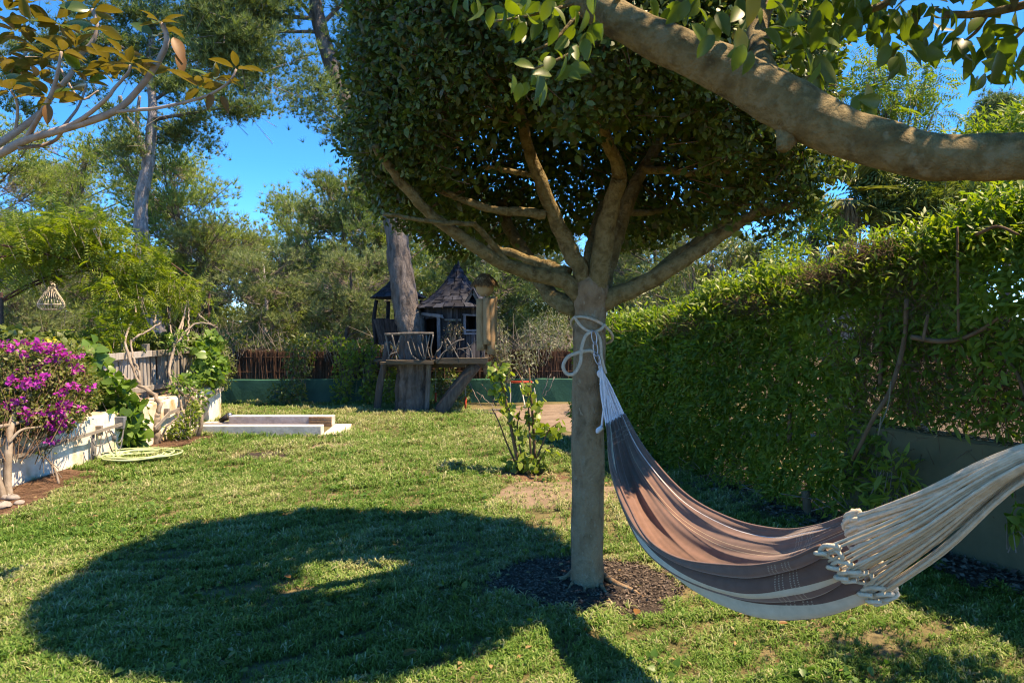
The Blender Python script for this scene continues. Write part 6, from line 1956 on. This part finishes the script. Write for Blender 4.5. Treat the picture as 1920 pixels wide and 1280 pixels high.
lb = [(930, 700, 12, 16, 16), (945, 695, 18, 10, 14), (935, 725, 15, 14, 14), (945, 745, 12, 12, 12), (955, 770, 13, 12, 12), (965, 790, 10, 12, 7), (990, 735, 12, 14, 11), (1008, 755, 13, 11, 12), (985, 770, 10, 16, 6), (1000, 790, 12, 12, 8), (980, 815, 15, 12, 10), (1015, 805, 18, 12, 13), (1040, 808, 20, 10, 16), (1050, 800, 10, 10, 6), (985, 860, 22, 14, 22), (1000, 875, 25, 10, 24), (970, 875, 14, 10, 12), (940, 768, 10, 8, 5), (1030, 850, 12, 6, 7), (922, 690, 8, 6, 4)]
ps = []
for u, v, ru, rv, n in lb:
    for _ in range(int(n * 1.7)):
        ps.append(list(P(u + rng.normal(0, ru * .6), v + rng.normal(0, rv * .6), sy + rng.normal(0, .07))))
ps = np.array(ps)
ps[:, 2] = np.maximum(ps[:, 2], .05)
foliage(sp_, ps, unit(rng.normal(0, .6, ps.shape) + np.array([0, 0, -.5])), unit(rng.normal(0, .5, ps.shape) + np.array([.3, -.3, .8])), rng.uniform(.05, .082, len(ps)), HEART, M['sapling'], 300, ptmpl=HEART)

# ------------------------------------------------------------------ fallen leaves on the lawn
fl_ = [(1090, 1085, .05), (755, 1247, .075), (545, 1097, .06), (1192, 1168, .07), (1460, 1185, .05), (520, 1107, .035), (1640, 1075, .07), (905, 1140, .035), (1125, 1098, .045), (330, 1080, .04), (290, 1220, .04), (895, 1155, .03)]
fm = [M['yellow_leaf'], M['rust_leaf'], M['rust_leaf'], M['rust_leaf'], M['rust_leaf'], M['rust_leaf'], M['ficus_near'], M['rust_leaf'], M['yellow_leaf'], M['rust_leaf'], M['rust_leaf'], M['rust_leaf']]
fw = ['yellow fallen leaf on the mulch left of the trunk foot', 'large brown fallen leaf on the grass at the bottom edge of the shadow', 'curled brown leaf lying in the sunlit patch', 'reddish brown leaf on the mulch edge right of the trunk', 'small brown leaf on the grass below the hammock', 'tiny dark leaf at the left rim of the sunlit patch', 'green fallen leaf on the dark soil by the low wall', 'small orange leaf in the shade left of the mulch ring', 'yellow leaf among the roots right of the trunk', 'brown leaf deep in the shade left of the sunlit patch', 'brown leaf on the grass near the lower left of the shadow', 'small brown leaf below the orange one left of the mulch']
for (u, v, L), mm, lab in zip(fl_, fm, fw):
    c = G(u, v)
    a = rng.uniform(0, 6.28)
    V_, I_ = cloud(np.array([[c.x, c.y, .045]]), np.array([[math.cos(a), math.sin(a), .12]]), np.array([[.1, -.25, 1.0]]), np.array([L]), fine_leaf(.27, .1, .12, 7))
    tag(link('fallen_leaf', tri_mesh('fallen_leaf', V_, I_, True), mm), lab, 'leaf', 'fallen leaves on the lawn')
